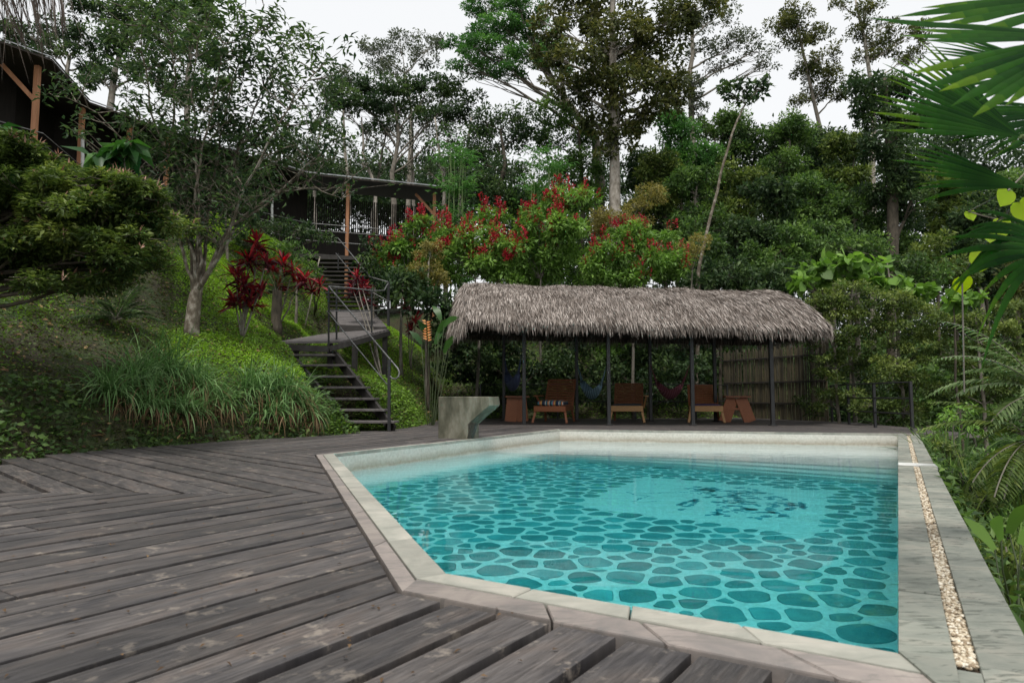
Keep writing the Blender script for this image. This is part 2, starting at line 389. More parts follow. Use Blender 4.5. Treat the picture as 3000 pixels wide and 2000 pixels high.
def board_object(name, boards, z1, th, parent=None):
    """boards: (poly CCW, origin, dir, tint, dz)"""
    vs = []; fs = []; tint = []; pl = []
    for poly, o, d, t, dz in boards:
        n = len(poly)
        if n < 3 or parea(poly) < 2e-4: continue
        base = len(vs); nn = np.array([d[1], -d[0]]); ctr = sum(poly)/n
        bev = .0035
        ins = [p+(ctr-p)/max(np.linalg.norm(ctr-p), 1e-6)*bev for p in poly]
        off = hash((round(o[0], 3), round(o[1], 3))) % 97
        for z, pp in ((z1+dz-th, poly), (z1+dz-bev, poly), (z1+dz, ins)):
            for p in pp:
                vs.append((p[0], p[1], z)); q = p-o; pl.append((q@d+off*3.7, q@nn+off*1.31, 0))
        fs.append(tuple(base+2*n+i for i in range(n)))
        for k in (0, 1):
            for i in range(n): fs.append((base+k*n+i, base+k*n+(i+1) % n, base+(k+1)*n+(i+1) % n, base+(k+1)*n+i))
        tint += [t]*(1+2*n)
    me = bpy.data.meshes.new(name); me.from_pydata(vs, [], fs)
    a = me.attributes.new('tint', 'FLOAT', 'FACE'); a.data.foreach_set('value', tint)
    a = me.attributes.new('plank', 'FLOAT_VECTOR', 'POINT'); a.data.foreach_set('vector', np.array(pl, np.float32).ravel())
    me.materials.append(M['deck']); o = bpy.data.objects.new(name, me); return link(o, parent)
def lay(zone_list, d, n_ref, pitch, gap, lenr, jit=.012):
    """boards along unit d covering convex zones; n_ref: perpendicular value of one gap"""
    d = np.array(d)/np.linalg.norm(d); nn = np.array([d[1], -d[0]]); out = []
    allp = np.concatenate([np.array(z) for z in zone_list]); c = allp@nn; s = allp@d
    k0 = math.floor((c.min()-n_ref)/pitch)-1; k1 = math.ceil((c.max()-n_ref)/pitch)+1
    rs = np.random.RandomState(5)
    js = {k: rs.uniform(-jit, jit) for k in range(k0, k1+2)}
    for k in range(k0, k1+1):
        a0 = n_ref+k*pitch+js[k]; a1 = n_ref+(k+1)*pitch+js[k+1]
        g0 = gap*rs.uniform(.35, 1.5)/2; g1 = gap*rs.uniform(.35, 1.5)/2
        x = s.min()-rs.uniform(0, 3)
        while x < s.max():
            e = x+rs.uniform(*lenr)
            q = [nn*(a0+g0)+d*x, nn*(a0+g0)+d*(e-.006), nn*(a1-g1)+d*(e-.006), nn*(a1-g1)+d*x]
            if parea(q) < 0: q = q[::-1]
            t = rs.uniform(0, 1); dz = rs.uniform(-.003, .002)
            o = nn*a0+d*x
            for z in zone_list:
                zz = [np.array(p, float) for p in z]
                if parea(zz) < 0: zz = zz[::-1]
                cpoly = clip_convex(q, zz)
                if len(cpoly) >= 3: out.append((cpoly, o, d, t, dz))
            x = e
    return out
GAPC = .022
OO = offset_poly(POOL, [.25+GAPC, .31+.02, .14, .14, .195+GAPC*.8])   # A,B,E,D,C outer + gap
oA, oB, oE, oD, oC = OO
d1 = np.array([math.sin(math.radians(33.75)), math.cos(math.radians(33.75))]); n1 = np.array([d1[1], -d1[0]])
d2 = np.array([-math.sin(math.radians(45.3)), math.cos(math.radians(45.3))])
ym = 4.865
kM = (ym-oA[1])/(oC[1]-oA[1]); pM = oA+(oC-oA)*kM                # mitre point on the left coping line
cA = oA@n1
def on(p, d, t): return np.array(p)+np.array(d)*t
# zone 1
z1a = [np.array([-9.5, ym]), np.array([-9.5, -6]), on(oA, d1, -10), oA, pM]
z1b = [oA, on(oA, d1, -10), on(oB, d1, -9.2)+n1*1.2, oB+(oB-oA)/np.linalg.norm(oB-oA)*.5]
B1 = lay([z1a, z1b], d1, cA-.004, .2085, .036, (2.2, 4.2))
# zone 2 between the mitre and the line through the pool's far left corner
fan = np.array([-4.75, 9.45])
fL = oC+(fan-oC)*((-9.5-oC[0])/(fan[0]-oC[0]))
z2 = [np.array([-9.5, ym]), pM, oC, fL]
B2 = lay([z2], d2, 1.27*-1.0, .222, .036, (2.0, 3.6))
# zone 3: along the far left side
dc = (Dd-Cc)/np.linalg.norm(Dd-Cc); pc = np.array([-dc[1], dc[0]])
mit = oD+np.array([-1.05, 1.9])*3.2
z3 = [oC, oD, mit, np.array([-7.5, 19.6]), fL]
B3 = lay([z3], dc*1.0, .1, .215, .032, (1.8, 3.4))
de = (Ee-Dd)/np.linalg.norm(Ee-Dd)
z4 = [oD, oE+de*.02, oE+de*1.05, np.array([8.35, 13.3]), np.array([9.1, 17.6]), np.array([7.0, 22.4]), mit]
z4 = [oD, oE+de*1.02, np.array([8.6, 17.4]), np.array([6.9, 22.0]), mit]
B4 = lay([z4], de, .05, .20, .014, (1.6, 3.0))
def trim(bs):
    """cut the boards where the earth bank begins"""
    out = []
    for b in bs:
        c = sum(b[0])/len(b[0])
        s = float(seg_sdist(np.array([c[0]]), np.array([c[1]]))[0])
        if s > .55: continue
        if c[1] > 19.9 and c[0] < 4: continue
        out.append(b)
    return out
deck = board_object('deck', trim(B1)+trim(B2)+trim(B3)+B4, -.004, .06)
structure(deck)
# joists below the gaps (dark, carry the boards)
jm = MB()
for k in range(14):
    p = on(np.array([-8, -4.0]), (0, 1), k*.62); jm.bar((-8.5, p[1], -.13), (pM[0] if p[1] > oA[1] else oA[0]-.1, p[1], -.13), .06, .11)
o = jm.build('deck_joists', simple('joist_wood', (.02, .018, .016), (.01, .009, .008), rough=.9)); structure(o)

# ================================================================== POOL
pool = empty('swimming_pool', (2, 7, 0), 'five sided swimming pool with pale stone coping and a pebble mosaic bottom', 'swimming pool')
def stone_mat(name, c1, c2, c3, vein=(.16, .17, .15), vs=3.0):
    m, n, b = newmat(name); L = n.links.new
    g = N(n, 'ShaderNodeNewGeometry'); a = N(n, 'ShaderNodeAttribute', attribute_name='tint')
    ad = N(n, 'ShaderNodeVectorMath', operation='ADD'); L(g.outputs['Position'], ad.inputs[0])
    sc_ = N(n, 'ShaderNodeVectorMath', operation='SCALE'); sc_.inputs[0].default_value = (17, 9, 4); L(a.outputs['Fac'], sc_.inputs['Scale']); L(sc_.outputs[0], ad.inputs[1])
    n1_ = N(n, 'ShaderNodeTexNoise', i_Scale=4.5, i_Detail=8, i_Roughness=.65, i_Distortion=.6); L(ad.outputs[0], n1_.inputs[0])
    r = ramp(n, [(.32, c2), (.5, c1), (.68, c3)]); L(n1_.outputs[0], r.inputs[0])
    mp = N(n, 'ShaderNodeMapping'); mp.inputs['Rotation'].default_value = (0, 0, math.radians(-12)); mp.inputs['Scale'].default_value = (1.3, 7, 3); L(ad.outputs[0], mp.inputs[0])
    n2_ = N(n, 'ShaderNodeTexNoise', i_Scale=vs, i_Detail=6, i_Roughness=.6, i_Distortion=1.2); L(mp.outputs[0], n2_.inputs[0])
    r2 = ramp(n, [(.54, (0, 0, 0)), (.60, (.85, .85, .85)), (.66, (.15, .15, .15))]); L(n2_.outputs[0], r2.inputs[0])
    mm = N(n, 'ShaderNodeMix', data_type='RGBA'); mm.inputs[7].default_value = (*vein, 1); L(r2.outputs[0], mm.inputs[0]); L(r.outputs[0], mm.inputs[6])
    ma = N(n, 'ShaderNodeMath', operation='MULTIPLY_ADD', i_1=.4, i_2=.8); L(a.outputs['Fac'], ma.inputs[0])
    h = N(n, 'ShaderNodeHueSaturation'); L(mm.outputs[2], h.inputs['Color']); L(ma.outputs[0], h.inputs['Value']); L(h.outputs[0], b.inputs['Base Color'])
    b.inputs['Roughness'].default_value = .62
    bu = N(n, 'ShaderNodeBump', i_Strength=.35, i_Distance=.008); L(n2_.outputs[0], bu.inputs['Height']); L(bu.outputs[0], b.inputs['Normal'])
    return m
M['coping'] = stone_mat('coping_stone', (.32, .315, .27), (.23, .235, .20), (.41, .39, .335), (.30, .29, .25))
M['slab'] = stone_mat('slate_slab', (.225, .235, .198), (.15, .165, .14), (.30, .288, .24), (.055, .065, .05), 4.5)
M['border'] = stone_mat('border_stone', (.25, .215, .195), (.17, .155, .145), (.32, .28, .245), (.17, .155, .14))
def strips(mb, a0, a1, b0, b1, lens, gap=.009, ztop=0.0, zb=-.30, zj=.003, seed=0):
    """stones between inner line a0-a1 and outer line b0-b1"""
    rs = np.random.RandomState(seed); Ltot = np.linalg.norm(a1-a0); x = 0.0
    while x < Ltot-1e-3:
        e = x+rs.uniform(*lens)
        if Ltot-e < lens[0]*.6: e = Ltot
        f0 = (x+gap/2)/Ltot; f1 = (e-gap/2)/Ltot; sk = rs.uniform(-.012, .012)
        if x == 0: f0 = 0
        if e == Ltot: f1 = 1
        p = [a0+(a1-a0)*f0, a0+(a1-a0)*f1, b0+(b1-b0)*min(1, f1), b0+(b1-b0)*f0]
        if parea(p) < 0: p = p[::-1]
        z = ztop+rs.uniform(-zj, zj)
        c = sum(p)/4; q = [k+(c-k)/np.linalg.norm(c-k)*.004 for k in p]
        vs = [(k[0], k[1], zb) for k in p]+[(k[0], k[1], z-.005) for k in p]+[(k[0], k[1], z) for k in q]
        fs = [(8, 9, 10, 11)]+[(i, (i+1) % 4, 4+(i+1) % 4, 4+i) for i in range(4)]+[(4+i, 4+(i+1) % 4, 8+(i+1) % 4, 8+i) for i in range(4)]
        mb.add(vs, fs, rs.uniform(.1, .9)); x = e
def inner_pt(i, w=0.004): return POOL[i]
INN = offset_poly(POOL, [0]*5)
I2 = offset_poly(POOL, [.118, .125, .05, .05, .123]); OUT = OFF_OUT
mb = MB()
strips(mb, INN[4], INN[0], OFF_IN[4], OFF_IN[0], (.5, 1.3), ztop=.004, seed=1, gap=.005, zb=-.035)
strips(mb, INN[0], INN[1], OFF_IN[0], OFF_IN[1], (.28, .5), ztop=.004, seed=2, gap=.006, zb=-.035)
strips(mb, INN[2], INN[3], OFF_IN[2], OFF_IN[3], (.6, 1.2), ztop=.004, seed=3, zb=-.035)
strips(mb, INN[3], INN[4], OFF_IN[3], OFF_IN[4], (.6, 1.2), ztop=.004, seed=4, zb=-.035)
mb.build('coping', M['coping'], pool)
mb = MB()
g = offset_poly(POOL, [.121, .125, .055, .055, .126])
strips(mb, g[4], g[0], OUT[4], OUT[0], (.35, .9), seed=5, ztop=-.001)
strips(mb, g[0], g[1], OUT[0], OUT[1], (.30, .58), seed=6, ztop=-.001)
strips(mb, g[2], g[3], OUT[2], OUT[3], (.4, .8), seed=7, ztop=-.002)
strips(mb, g[3], g[4], OUT[3], OUT[4], (.4, .8), seed=8, ztop=-.002)
mb.build('border_stone', M['border'], pool)
# right side: slabs, gravel strip, slabs, and the white overflow slab
fb = np.linalg.norm(np.array([3.92, 6.72])-Bb)/np.linalg.norm(Ee-Bb)    # white slab position
def lerp(a, b, f): return a+(b-a)*f
LR = np.linalg.norm(Ee-Bb); f0, f1 = fb-.10/LR, fb+.12/LR
def corner(w, f): return Bb+RDIR*(LR*f)+RNRM*w
mb = MB()
gl = .127; gr_ = .178; ro = .31
i0 = 0.0
ext = -RDIR*.9
for (fa, fz, sd_) in ((0, f0-.001, 11), (f1+.001, 1, 12)):
    strips(mb, corner(i0, fa), corner(i0, fz), corner(gl, fa), corner(gl, fz), (.26, .5), seed=sd_, ztop=.006, zb=-.035)
    strips(mb, corner(gr_, fa), corner(gr_, fz), corner(ro, fa), corner(ro, fz), (.26, .5), seed=sd_+5, ztop=.006)
# near corner beyond the water: slabs run on under the photographer
fe = -.9/LR
strips(mb, corner(i0, fe), corner(i0, -.26/LR), corner(gl, fe), corner(gl, -.26/LR), (.3, .5), seed=21, ztop=.005)
strips(mb, corner(gl, -.26/LR)+RNRM*-.0, corner(gl, 0), corner(gl, -.26/LR)-RNRM*.02, corner(gl-.127, 0), (.5, .6), seed=24, ztop=.005)
strips(mb, corner(gr_, fe), corner(gr_, 0), corner(ro, fe), corner(ro, 0), (.3, .5), seed=22, ztop=.005)
strips(mb, corner(gl, fe), corner(gl, -.05/LR), corner(gr_, fe), corner(gr_, -.05/LR), (.3, .5), seed=23, ztop=.004)
mb.build('slab', M['slab'], pool)
mb = MB()
q = [corner(i0, f0), corner(i0, f1), corner(ro, f1)+RNRM*.02, corner(ro, f0)+RNRM*.02]
if parea(q) < 0: q = q[::-1]
mb.prism([tuple(p) for p in q], -.035, .012); o = mb.build('overflow_slab', simple('white_plaster', (.72, .72, .70), (.55, .56, .53), 6, .6), pool, bevel=.006)
o['label'] = 'white plaster slab crossing the right coping'
# gravel: bed and loose stones
mb = MB()
for fa, fz in ((0.0, f0-.001), (f1+.001, .97)):
    q = [corner(gl, fa), corner(gl, fz), corner(gr_, fz), corner(gr_, fa)]
    if parea(q) < 0: q = q[::-1]
    mb.prism([tuple(p) for p in q], -.2, -.012)
mb.build('gravel_bed', simple('gravel_bed', (.13, .09, .06), (.05, .035, .025), 60, .9), pool)
ico = bmesh.new(); bmesh.ops.create_icosphere(ico, subdivisions=1, radius=1.0)
iv = np.array([v.co[:] for v in ico.verts]); ifc = [tuple(v.index for v in f.verts) for f in ico.faces]; ico.free()
def pebbles(name, P, S, mat, parent, rs=RS):
    n = len(P); R = rs.uniform(.6, 1.3, (n, 3)); an = rs.uniform(0, 6.28, n)
    v = iv[None]*R[:, None]*S[:, None, None]*rs.uniform(.82, 1.15, (n, len(iv), 1)); v[..., 2] *= .6
    c, s = np.cos(an)[:, None], np.sin(an)[:, None]
    x = v[..., 0]*c-v[..., 1]*s; y = v[..., 0]*s+v[..., 1]*c
    v = np.stack([x, y, v[..., 2]], -1)+P[:, None]
    return arr_mesh(name, v.reshape(-1, 3), len(iv), ifc, n, rs.uniform(0, 1, n), mat, parent, smooth=True)
m, n_, b_ = newmat('gravel_stone'); a_ = N(n_, 'ShaderNodeAttribute', attribute_name='tint')
r_ = ramp(n_, [(0, (.15, .105, .06)), (.25, (.33, .25, .16)), (.6, (.56, .48, .35)), (1, (.74, .69, .58))]); n_.links.new(a_.outputs['Fac'], r_.inputs[0]); n_.links.new(r_.outputs[0], b_.inputs['Base Color']); b_.inputs['Roughness'].default_value = .6
M['gravel'] = m
ff = RS.uniform(0, .97, 7500)**1.5; ff = ff[(ff < f0-.002) | (ff > f1+.002)]; ww = RS.uniform(.06, .94, len(ff))
P = np.array([np.append(lerp(corner(gl, f), corner(gr_, f), w), -.004+RS.uniform(-.006, .003)) for f, w in zip(ff, ww)])
pebbles('gravel', P, RS.uniform(.0045, .009, len(P)), M['gravel'], pool)['kind'] = 'stuff'

# basin
m, n, b = newmat('pool_plaster'); L = n.links.new
g_ = N(n, 'ShaderNodeNewGeometry'); sx = N(n, 'ShaderNodeSeparateXYZ'); L(g_.outputs['Position'], sx.inputs[0])
no = N(n, 'ShaderNodeTexNoise', i_Scale=2.2, i_Detail=8, i_Roughness=.7); L(g_.outputs['Position'], no.inputs[0])
nf = N(n, 'ShaderNodeTexNoise', i_Scale=26, i_Detail=5, i_Roughness=.7); L(g_.outputs['Position'], nf.inputs[0])
zz = N(n, 'ShaderNodeMath', operation='MULTIPLY_ADD', i_1=.12, i_2=0.0); L(no.outputs[0], zz.inputs[0])
z2_ = N(n, 'ShaderNodeMath', operation='ADD'); L(zz.outputs[0], z2_.inputs[0]); L(sx.outputs[2], z2_.inputs[1])
mr = N(n, 'ShaderNodeMapRange', i_1=-.26, i_2=.08); L(z2_.outputs[0], mr.inputs[0])
rz = ramp(n, [(0.0, (.86, .88, .88)), (.16, (.74, .70, .62)), (.36, (.40, .35, .28)), (.50, (.52, .48, .41)), (.62, (.62, .59, .53)), (1, (.66, .64, .59))]); L(mr.outputs[0], rz.inputs[0])
rf = ramp(n, [(.3, (.72, .71, .68)), (.6, (1.05, 1.05, 1.05))]); L(nf.outputs[0], rf.inputs[0])
mm = N(n, 'ShaderNodeMix', data_type='RGBA', blend_type='MULTIPLY', i_0=.8); L(rz.outputs[0], mm.inputs[6]); L(rf.outputs[0], mm.inputs[7])
L(mm.outputs[2], b.inputs['Base Color']); b.inputs['Roughness'].default_value = .7
M['plaster'] = m
mb = MB(); zt = -.036
for i in range(5):
    p, q = POOL[i], POOL[(i+1) % 5]
    mb.add([(p[0], p[1], ZF-.02), (q[0], q[1], ZF-.02), (q[0], q[1], zt), (p[0], p[1], zt)], [(3, 2, 1, 0)])
mb.add([(p[0], p[1], ZF) for p in POOL], [(0, 1, 2, 3, 4)])
mb.build('basin', M['plaster'], pool)
# steps along the far wall; added slope at far left, tilted to catch light
# refraction aware: photo pixel -> point on the pool floor
def floor_pt(u, v, z=None):
    z = ZF if z is None else z
    r = ray(u, v); r = r/np.linalg.norm(r); k = (ZW-HCAM)/r[2]; p = np.array([0, 0, HCAM])+r*k
    h = np.hypot(r[0], r[1]); s = h/1.333; tn = s/math.sqrt(1-s*s); dp = (ZW-z)*tn
    return np.array([p[0]+r[0]/h*dp, p[1]+r[1]/h*dp])
st_mb = MB()
def far_poly(px, z):
    P_ = [floor_pt(u, v, z) for u, v in px]
    return P_
def hitline(p, d, a, b2):
    Mx = np.array([[d[0], -(b2-a)[0]], [d[1], -(b2-a)[1]]]); t = np.linalg.solve(Mx, a-p); return p+d*t[0]
LV = [(ZF+.30, [(1604, 1345), (2000, 1373), (2633, 1424)], ZF), (ZF+.52, [(1606, 1341), (2000, 1364), (2633, 1409)], ZF+.30), (ZF+.74, [(1608, 1337), (2000, 1354), (2633, 1393)], ZF+.52), (-.37, [(1610, 1333), (2000, 1345), (2633, 1377)], ZF+.72)]
FLOORLINE = None
for q, (ztop_, px, zl) in enumerate(LV):
    a_, b_, c_ = far_poly(px, zl); e2 = hitline(b_, c_-b_, Bb, Ee); d2_ = hitline(a_, a_-b_, Dd, Cc)
    poly = [d2_, a_, b_, e2, Ee, Dd]
    if q == 0: FLOORLINE = poly
    if parea(poly) < 0: poly = poly[::-1]
    st_mb.prism([tuple(p) for p in poly], ZF-.01, ztop_-.002*q)
bl = [floor_pt(1604, 1345), floor_pt(1308, 1396), floor_pt(1099, 1437)]
c2 = hitline(bl[2], bl[2]-bl[1], Cc, A); LIT_SLOPE = [Dd, Cc, c2, bl[2], bl[1], bl[0]]
if parea(LIT_SLOPE) < 0: LIT_SLOPE = LIT_SLOPE[::-1]
zs_ = -.27
st_mb.add([(Dd[0], Dd[1], zs_), (Cc[0], Cc[1], zs_), (c2[0], c2[1], ZF+.002), (bl[2][0], bl[2][1], ZF+.002), (bl[1][0], bl[1][1], ZF+.002), (bl[0][0], bl[0][1], ZF+.002)], [(0, 1, 2), (0, 2, 3), (0, 3, 4), (0, 4, 5)])
o = st_mb.build('steps_and_slope', M['plaster'], pool)
PANEL = [floor_pt(1688, 1478), floor_pt(2378, 1572), floor_pt(2440, 1440), floor_pt(1885, 1396)]
if parea(PANEL) < 0: PANEL = PANEL[::-1]
m = simple('mosaic_stone', (.13, .40, .42), (.08, .28, .30), 7, .5, .1, tint=.55)
rs = np.random.RandomState(3); pts = []
# dart throwing with variable radius
cell = {}
def try_pt(x, y, r):
    gx, gy = int(x/.3), int(y/.3)
    for i in range(gx-1, gx+2):
        for j in range(gy-1, gy+2):
            for (a, b2, rr) in cell.get((i, j), ()):
                if (a-x)**2+(b2-y)**2 < (r+rr)**2*.99: return False
    cell.setdefault((gx, gy), []).append((x, y, r)); return True
polyfloor = offset_poly(POOL, [-.08, -.08, -2.2, -.2, -.08])
cnt = 0
for rad, tries in ((.115, 500), (.102, 6000), (.088, 14000), (.075, 24000), (.058, 28000), (.045, 9000)):
    X = rs.uniform(-1.8, 7, tries); Y = rs.uniform(1.8, 13.6, tries)
    ok = inpoly(X, Y, offset_poly(POOL, [-.08]*5)) & ~inpoly(X, Y, offset_poly(PANEL, [rad*.8]*4)) & ~inpoly(X, Y, FLOORLINE) & ~inpoly(X, Y, LIT_SLOPE)
    for x, y in zip(X[ok], Y[ok]):
        if try_pt(x, y, rad*1.06): pts.append((x, y, rad))
mb = MB(); PA = np.array([(p[0], p[1]) for p in pts]); PR = np.array([p[2] for p in pts])
polyin = offset_poly(POOL, [-.025]*5)
for q_, (x, y, r) in enumerate(pts):
    c = np.array([x, y]); d = PA-c; dist = np.hypot(d[:, 0], d[:, 1]); nb = np.where((dist < .5) & (dist > 1e-6))[0]
    rm = r*1.20; ph = rs.uniform(0, 6.28); ex = rs.uniform(1, 1.25)
    cell_ = [c+rm*np.array([math.cos(2*math.pi*k/14+ph)*ex, math.sin(2*math.pi*k/14+ph)/ex]) for k in range(14)]
    for k in nb:
        u_ = d[k]/dist[k]; w_ = r/(r+PR[k]); cell_ = clip(cell_, c+u_*(dist[k]*w_-.0175), u_)
        if len(cell_) < 3: break
    if len(cell_) >= 3: cell_ = clip_convex(cell_, polyin)
    if len(cell_) < 3: continue
    for it in range(3):
        new = []; n_c = len(cell_)
        for k in range(n_c):
            a, b2 = cell_[k], cell_[(k+1) % n_c]; new += [a*.75+b2*.25, a*.25+b2*.75]
        # drop near duplicates
        cell_ = [p for k, p in enumerate(new) if np.hypot(*(p-new[k-1])) > .004]
        if len(cell_) < 4: break
    if len(cell_) < 4: continue
    n_c = len(cell_); base = [(p[0], p[1], ZF+.003) for p in cell_]; top = [(x+(p[0]-x)*.93, y+(p[1]-y)*.93, ZF+.010) for p in cell_]
    mb.add(base+top, [tuple(range(n_c, 2*n_c))]+[(k, (k+1) % n_c, n_c+(k+1) % n_c, n_c+k) for k in range(n_c)], rs.uniform(.0, 1))
o = mb.build('pebble_mosaic', m, pool); o['kind'] = 'stuff'; o['label'] = 'oval teal grey pebbles set in pale plaster on the pool floor'
# mosaic figure: a spotted cat lying in the plain panel, made of small dark chips
mb = MB()
def chip(c, r, n=7):
    ph = rs.uniform(0, 6.28); e = rs.uniform(.5, 1.0)
    ring = [(c[0]+r*rs.uniform(.6, 1.1)*math.cos(2*math.pi*k/n+ph), c[1]+e*r*rs.uniform(.6, 1.1)*math.sin(2*math.pi*k/n+ph)) for k in range(n)]
    mb.add([(p[0], p[1], ZF+.004) for p in ring]+[(p[0], p[1], ZF+.010) for p in ring], [tuple(range(n, 2*n))]+[(k, (k+1) % n, n+(k+1) % n, n+k) for k in range(n)], rs.uniform(.2, .7))
def chipline(pxs, r=.03, dens=.035):
    P_ = [floor_pt(*p) for p in pxs]
    for a, b2 in zip(P_[:-1], P_[1:]):
        Lg = np.linalg.norm(b2-a)
        for k in range(max(1, int(Lg/dens))): chip(lerp(a, b2, (k+rs.uniform(0, .6))/max(1, Lg/dens))+rs.uniform(-.008, .008, 2), r*rs.uniform(.6, 1.2))
chipline([(1835, 1440), (1860, 1450), (1900, 1452), (1870, 1462), (1850, 1470)], .022); chipline([(1895, 1470), (1945, 1466)], .022)
chipline([(1900, 1445), (2000, 1441), (2060, 1444)], .018)
chipline([(1990, 1478), (2015, 1470), (2040, 1462), (2032, 1476), (2008, 1484)], .045); chipline([(1992, 1492), (2020, 1490)], .04)
body = [(2040, 1425), (2110, 1428), (2200, 1428), (2270, 1448), (2340, 1478), (2345, 1490), (2270, 1500), (2330, 1516), (2190, 1520), (2065, 1508), (2100, 1490), (2085, 1465), (2010, 1430)]
bp = [floor_pt(*p) for p in body]; bb = np.array(bp)
k = 0
while k < 260:
    c = rs.uniform(bb.min(0), bb.max(0))
    if inpoly(np.array([c[0]]), np.array([c[1]]), bp)[0] and math.sin(c[0]*9+c[1]*5)*math.sin(c[1]*11-c[0]*4) > -.45: chip(c, rs.uniform(.02, .055)); k += 1
chipline([(2300, 1475), (2345, 1470), (2355, 1492)], .045)
mb.build('mosaic_figure', simple('mosaic_chip', (.11, .42, .50), (.08, .32, .40), 20, .5), pool)['label'] = 'dark spotted animal figure in the plain pale panel'
# pool water
mb = MB(); wp = offset_poly(POOL, [.006]*5)
n = len(wp)
mb.prism([tuple(p) for p in wp], ZF-.03, ZW)
m, nn_, b = newmat('pool_water_surface'); L = nn_.links.new; out = nn_.nodes['Material Output']; nn_.nodes.remove(b)
gl_ = N(nn_, 'ShaderNodeBsdfGlass', i_Roughness=0.0, i_IOR=1.333); gl_.inputs['Color'].default_value = (1, 1, 1, 1)
tc = N(nn_, 'ShaderNodeTexCoord')
mp = N(nn_, 'ShaderNodeMapping'); mp.inputs['Rotation'].default_value = (0, 0, -.25); mp.inputs['Scale'].default_value = (1.0, 1.7, 1); L(tc.outputs['Object'], mp.inputs[0])
w1 = N(nn_, 'ShaderNodeTexNoise', i_Scale=2.6, i_Detail=1.5, i_Roughness=.4, i_Distortion=.3); L(mp.outputs[0], w1.inputs[0])
w2 = N(nn_, 'ShaderNodeTexNoise', i_Scale=8.5, i_Detail=2, i_Roughness=.5, i_Distortion=.5); L(mp.outputs[0], w2.inputs[0])
sy_ = N(nn_, 'ShaderNodeSeparateXYZ'); L(tc.outputs['Object'], sy_.inputs[0]); yr = N(nn_, 'ShaderNodeMapRange', i_1=6.5, i_2=12.0, i_3=.02, i_4=.5); L(sy_.outputs[1], yr.inputs[0])
wm = N(nn_, 'ShaderNodeMath', operation='MULTIPLY'); L(w2.outputs[0], wm.inputs[0]); L(yr.outputs[0], wm.inputs[1]); wa = N(nn_, 'ShaderNodeMath', operation='ADD'); L(w1.outputs[0], wa.inputs[0]); L(wm.outputs[0], wa.inputs[1])
bu = N(nn_, 'ShaderNodeBump', i_Strength=.08, i_Distance=.05); L(wa.outputs[0], bu.inputs['Height']); L(bu.outputs[0], gl_.inputs['Normal'])
L(gl_.outputs[0], out.inputs[0])
va = N(nn_, 'ShaderNodeVolumeAbsorption', i_Density=.62); va.inputs['Color'].default_value = (.08, .955, .978, 1); L(va.outputs[0], out.inputs[1])
water = mb.build('pool_water', m); structure(water); water['label'] = 'clear turquoise water filling the pool'

# ================================================================== CONCRETE SPOUT
sa = np.array([.88, -.475]); sb = np.array([.475, .88])
o0 = np.array([-1.184, 11.0])
prof = [(0, -.02), (.0, .655), (.93, .655), (.95, .52), (.62, .27), (.56, .22), (.56, -.02)]
mb = MB()
def sp(s, z, w): p = o0+sa*s+sb*w; return (p[0], p[1], z)
vs = [sp(s, z, 0) for s, z in prof]+[sp(s, z, .34) for s, z in prof]; k = len(prof)
mb.add(vs, [tuple(range(k)), tuple(range(k, 2*k))[::-1]]+[(i, k+i, k+(i+1) % k, (i+1) % k) for i in range(k)])
spout = empty('concrete_fountain_block', (-1.0, 11.0, 0), 'mossy concrete fountain block with an overhanging spout on the pool edge', 'fountain')
m = simple('mossy_concrete', (.25, .24, .19), (.035, .04, .025), 4.2, .85, .7, (1, 1, .45), mid=(.125, .12, .085), detail=10)
ob = mb.build('body', m, spout, bevel=.008)
mb = MB(); 
vs = [sp(.60, -.01, -.004), sp(.60, .25, -.004), sp(.93, .50, -.004), sp(.93, .50, .33), sp(.60, .25, .33), sp(.60, -.01, .33)]
mb.bar(sp(.575, 0, .05), sp(.66, .24, .05), .10, .06, up=(sa[0], sa[1], 0)); mb.build('spout_shade_bar', simple('shaded_concrete', (.05, .055, .045), (.02, .022, .018), 6, .5), spout)  # dark bar: its colour stands for the shaded side below the spout

# ================================================================== PAVILION
M['post'] = simple('black_painted_steel', (.022, .023, .024), (.012, .012, .012), 9, .5, spec=.5)
M['darkwood'] = simple('dark_timber', (.045, .038, .032), (.02, .017, .015), 5, .8, .2, (1, 1, 8))
pav = empty('thatched_pavilion', (3, 17, 0), 'open poolside pavilion with a shaggy grey palm thatch roof on black posts', 'pavilion')
FR = [(.28, 15.97), (2.21, 15.65), (4.11, 15.6), (5.86, 15.43)]; BK = [(-.22, 18.4), (1.73, 18.3), (3.68, 18.2), (5.34, 18.0)]
for i, (x, y) in enumerate(FR+BK):
    p = MB(); hz = 2.45 if i < 4 else 2.5
    p.box((x, y, hz/2-.02), (.085, .085, hz)); p.box((x, y, .01), (.16, .16, .02)); p.build('post', M['post'], pav, bevel=.006)
ZR0, ZR1 = 3.52, 3.27
RL, RR = np.array([-1.05, 17.1, 3.48]), np.array([6.45, 16.75, 3.22])
EL, ER = np.array([-1.0, 15.0, 2.36]), np.array([6.85, 14.75, 2.14])          # front eave (surface, before the fringe)
BL_, BR_ = np.array([-1.5, 19.3, 2.35]), np.array([6.7, 18.9, 2.15])
def front_surf(f, g):
    """f along 0..1, g 0 ridge..1 eave, bulging"""
    a = RL+(RR-RL)*f; b = EL+(ER-EL)*f; p = a+(b-a)*g
    p = p+np.array([0, -.06, .17])*math.sin(math.pi*g)*.9
    p[2] += .02*math.sin(f*21)+.015*math.sin(f*47+g*5)
    return p
def back_surf(f, g):
    a = RL+(RR-RL)*f; b = BL_+(BR_-BL_)*f; p = a+(b-a)*g; p = p+np.array([0, .05, .12])*math.sin(math.pi*g); return p
tip_r = np.array([7.75, 15.2, 2.12])
mb = MB()
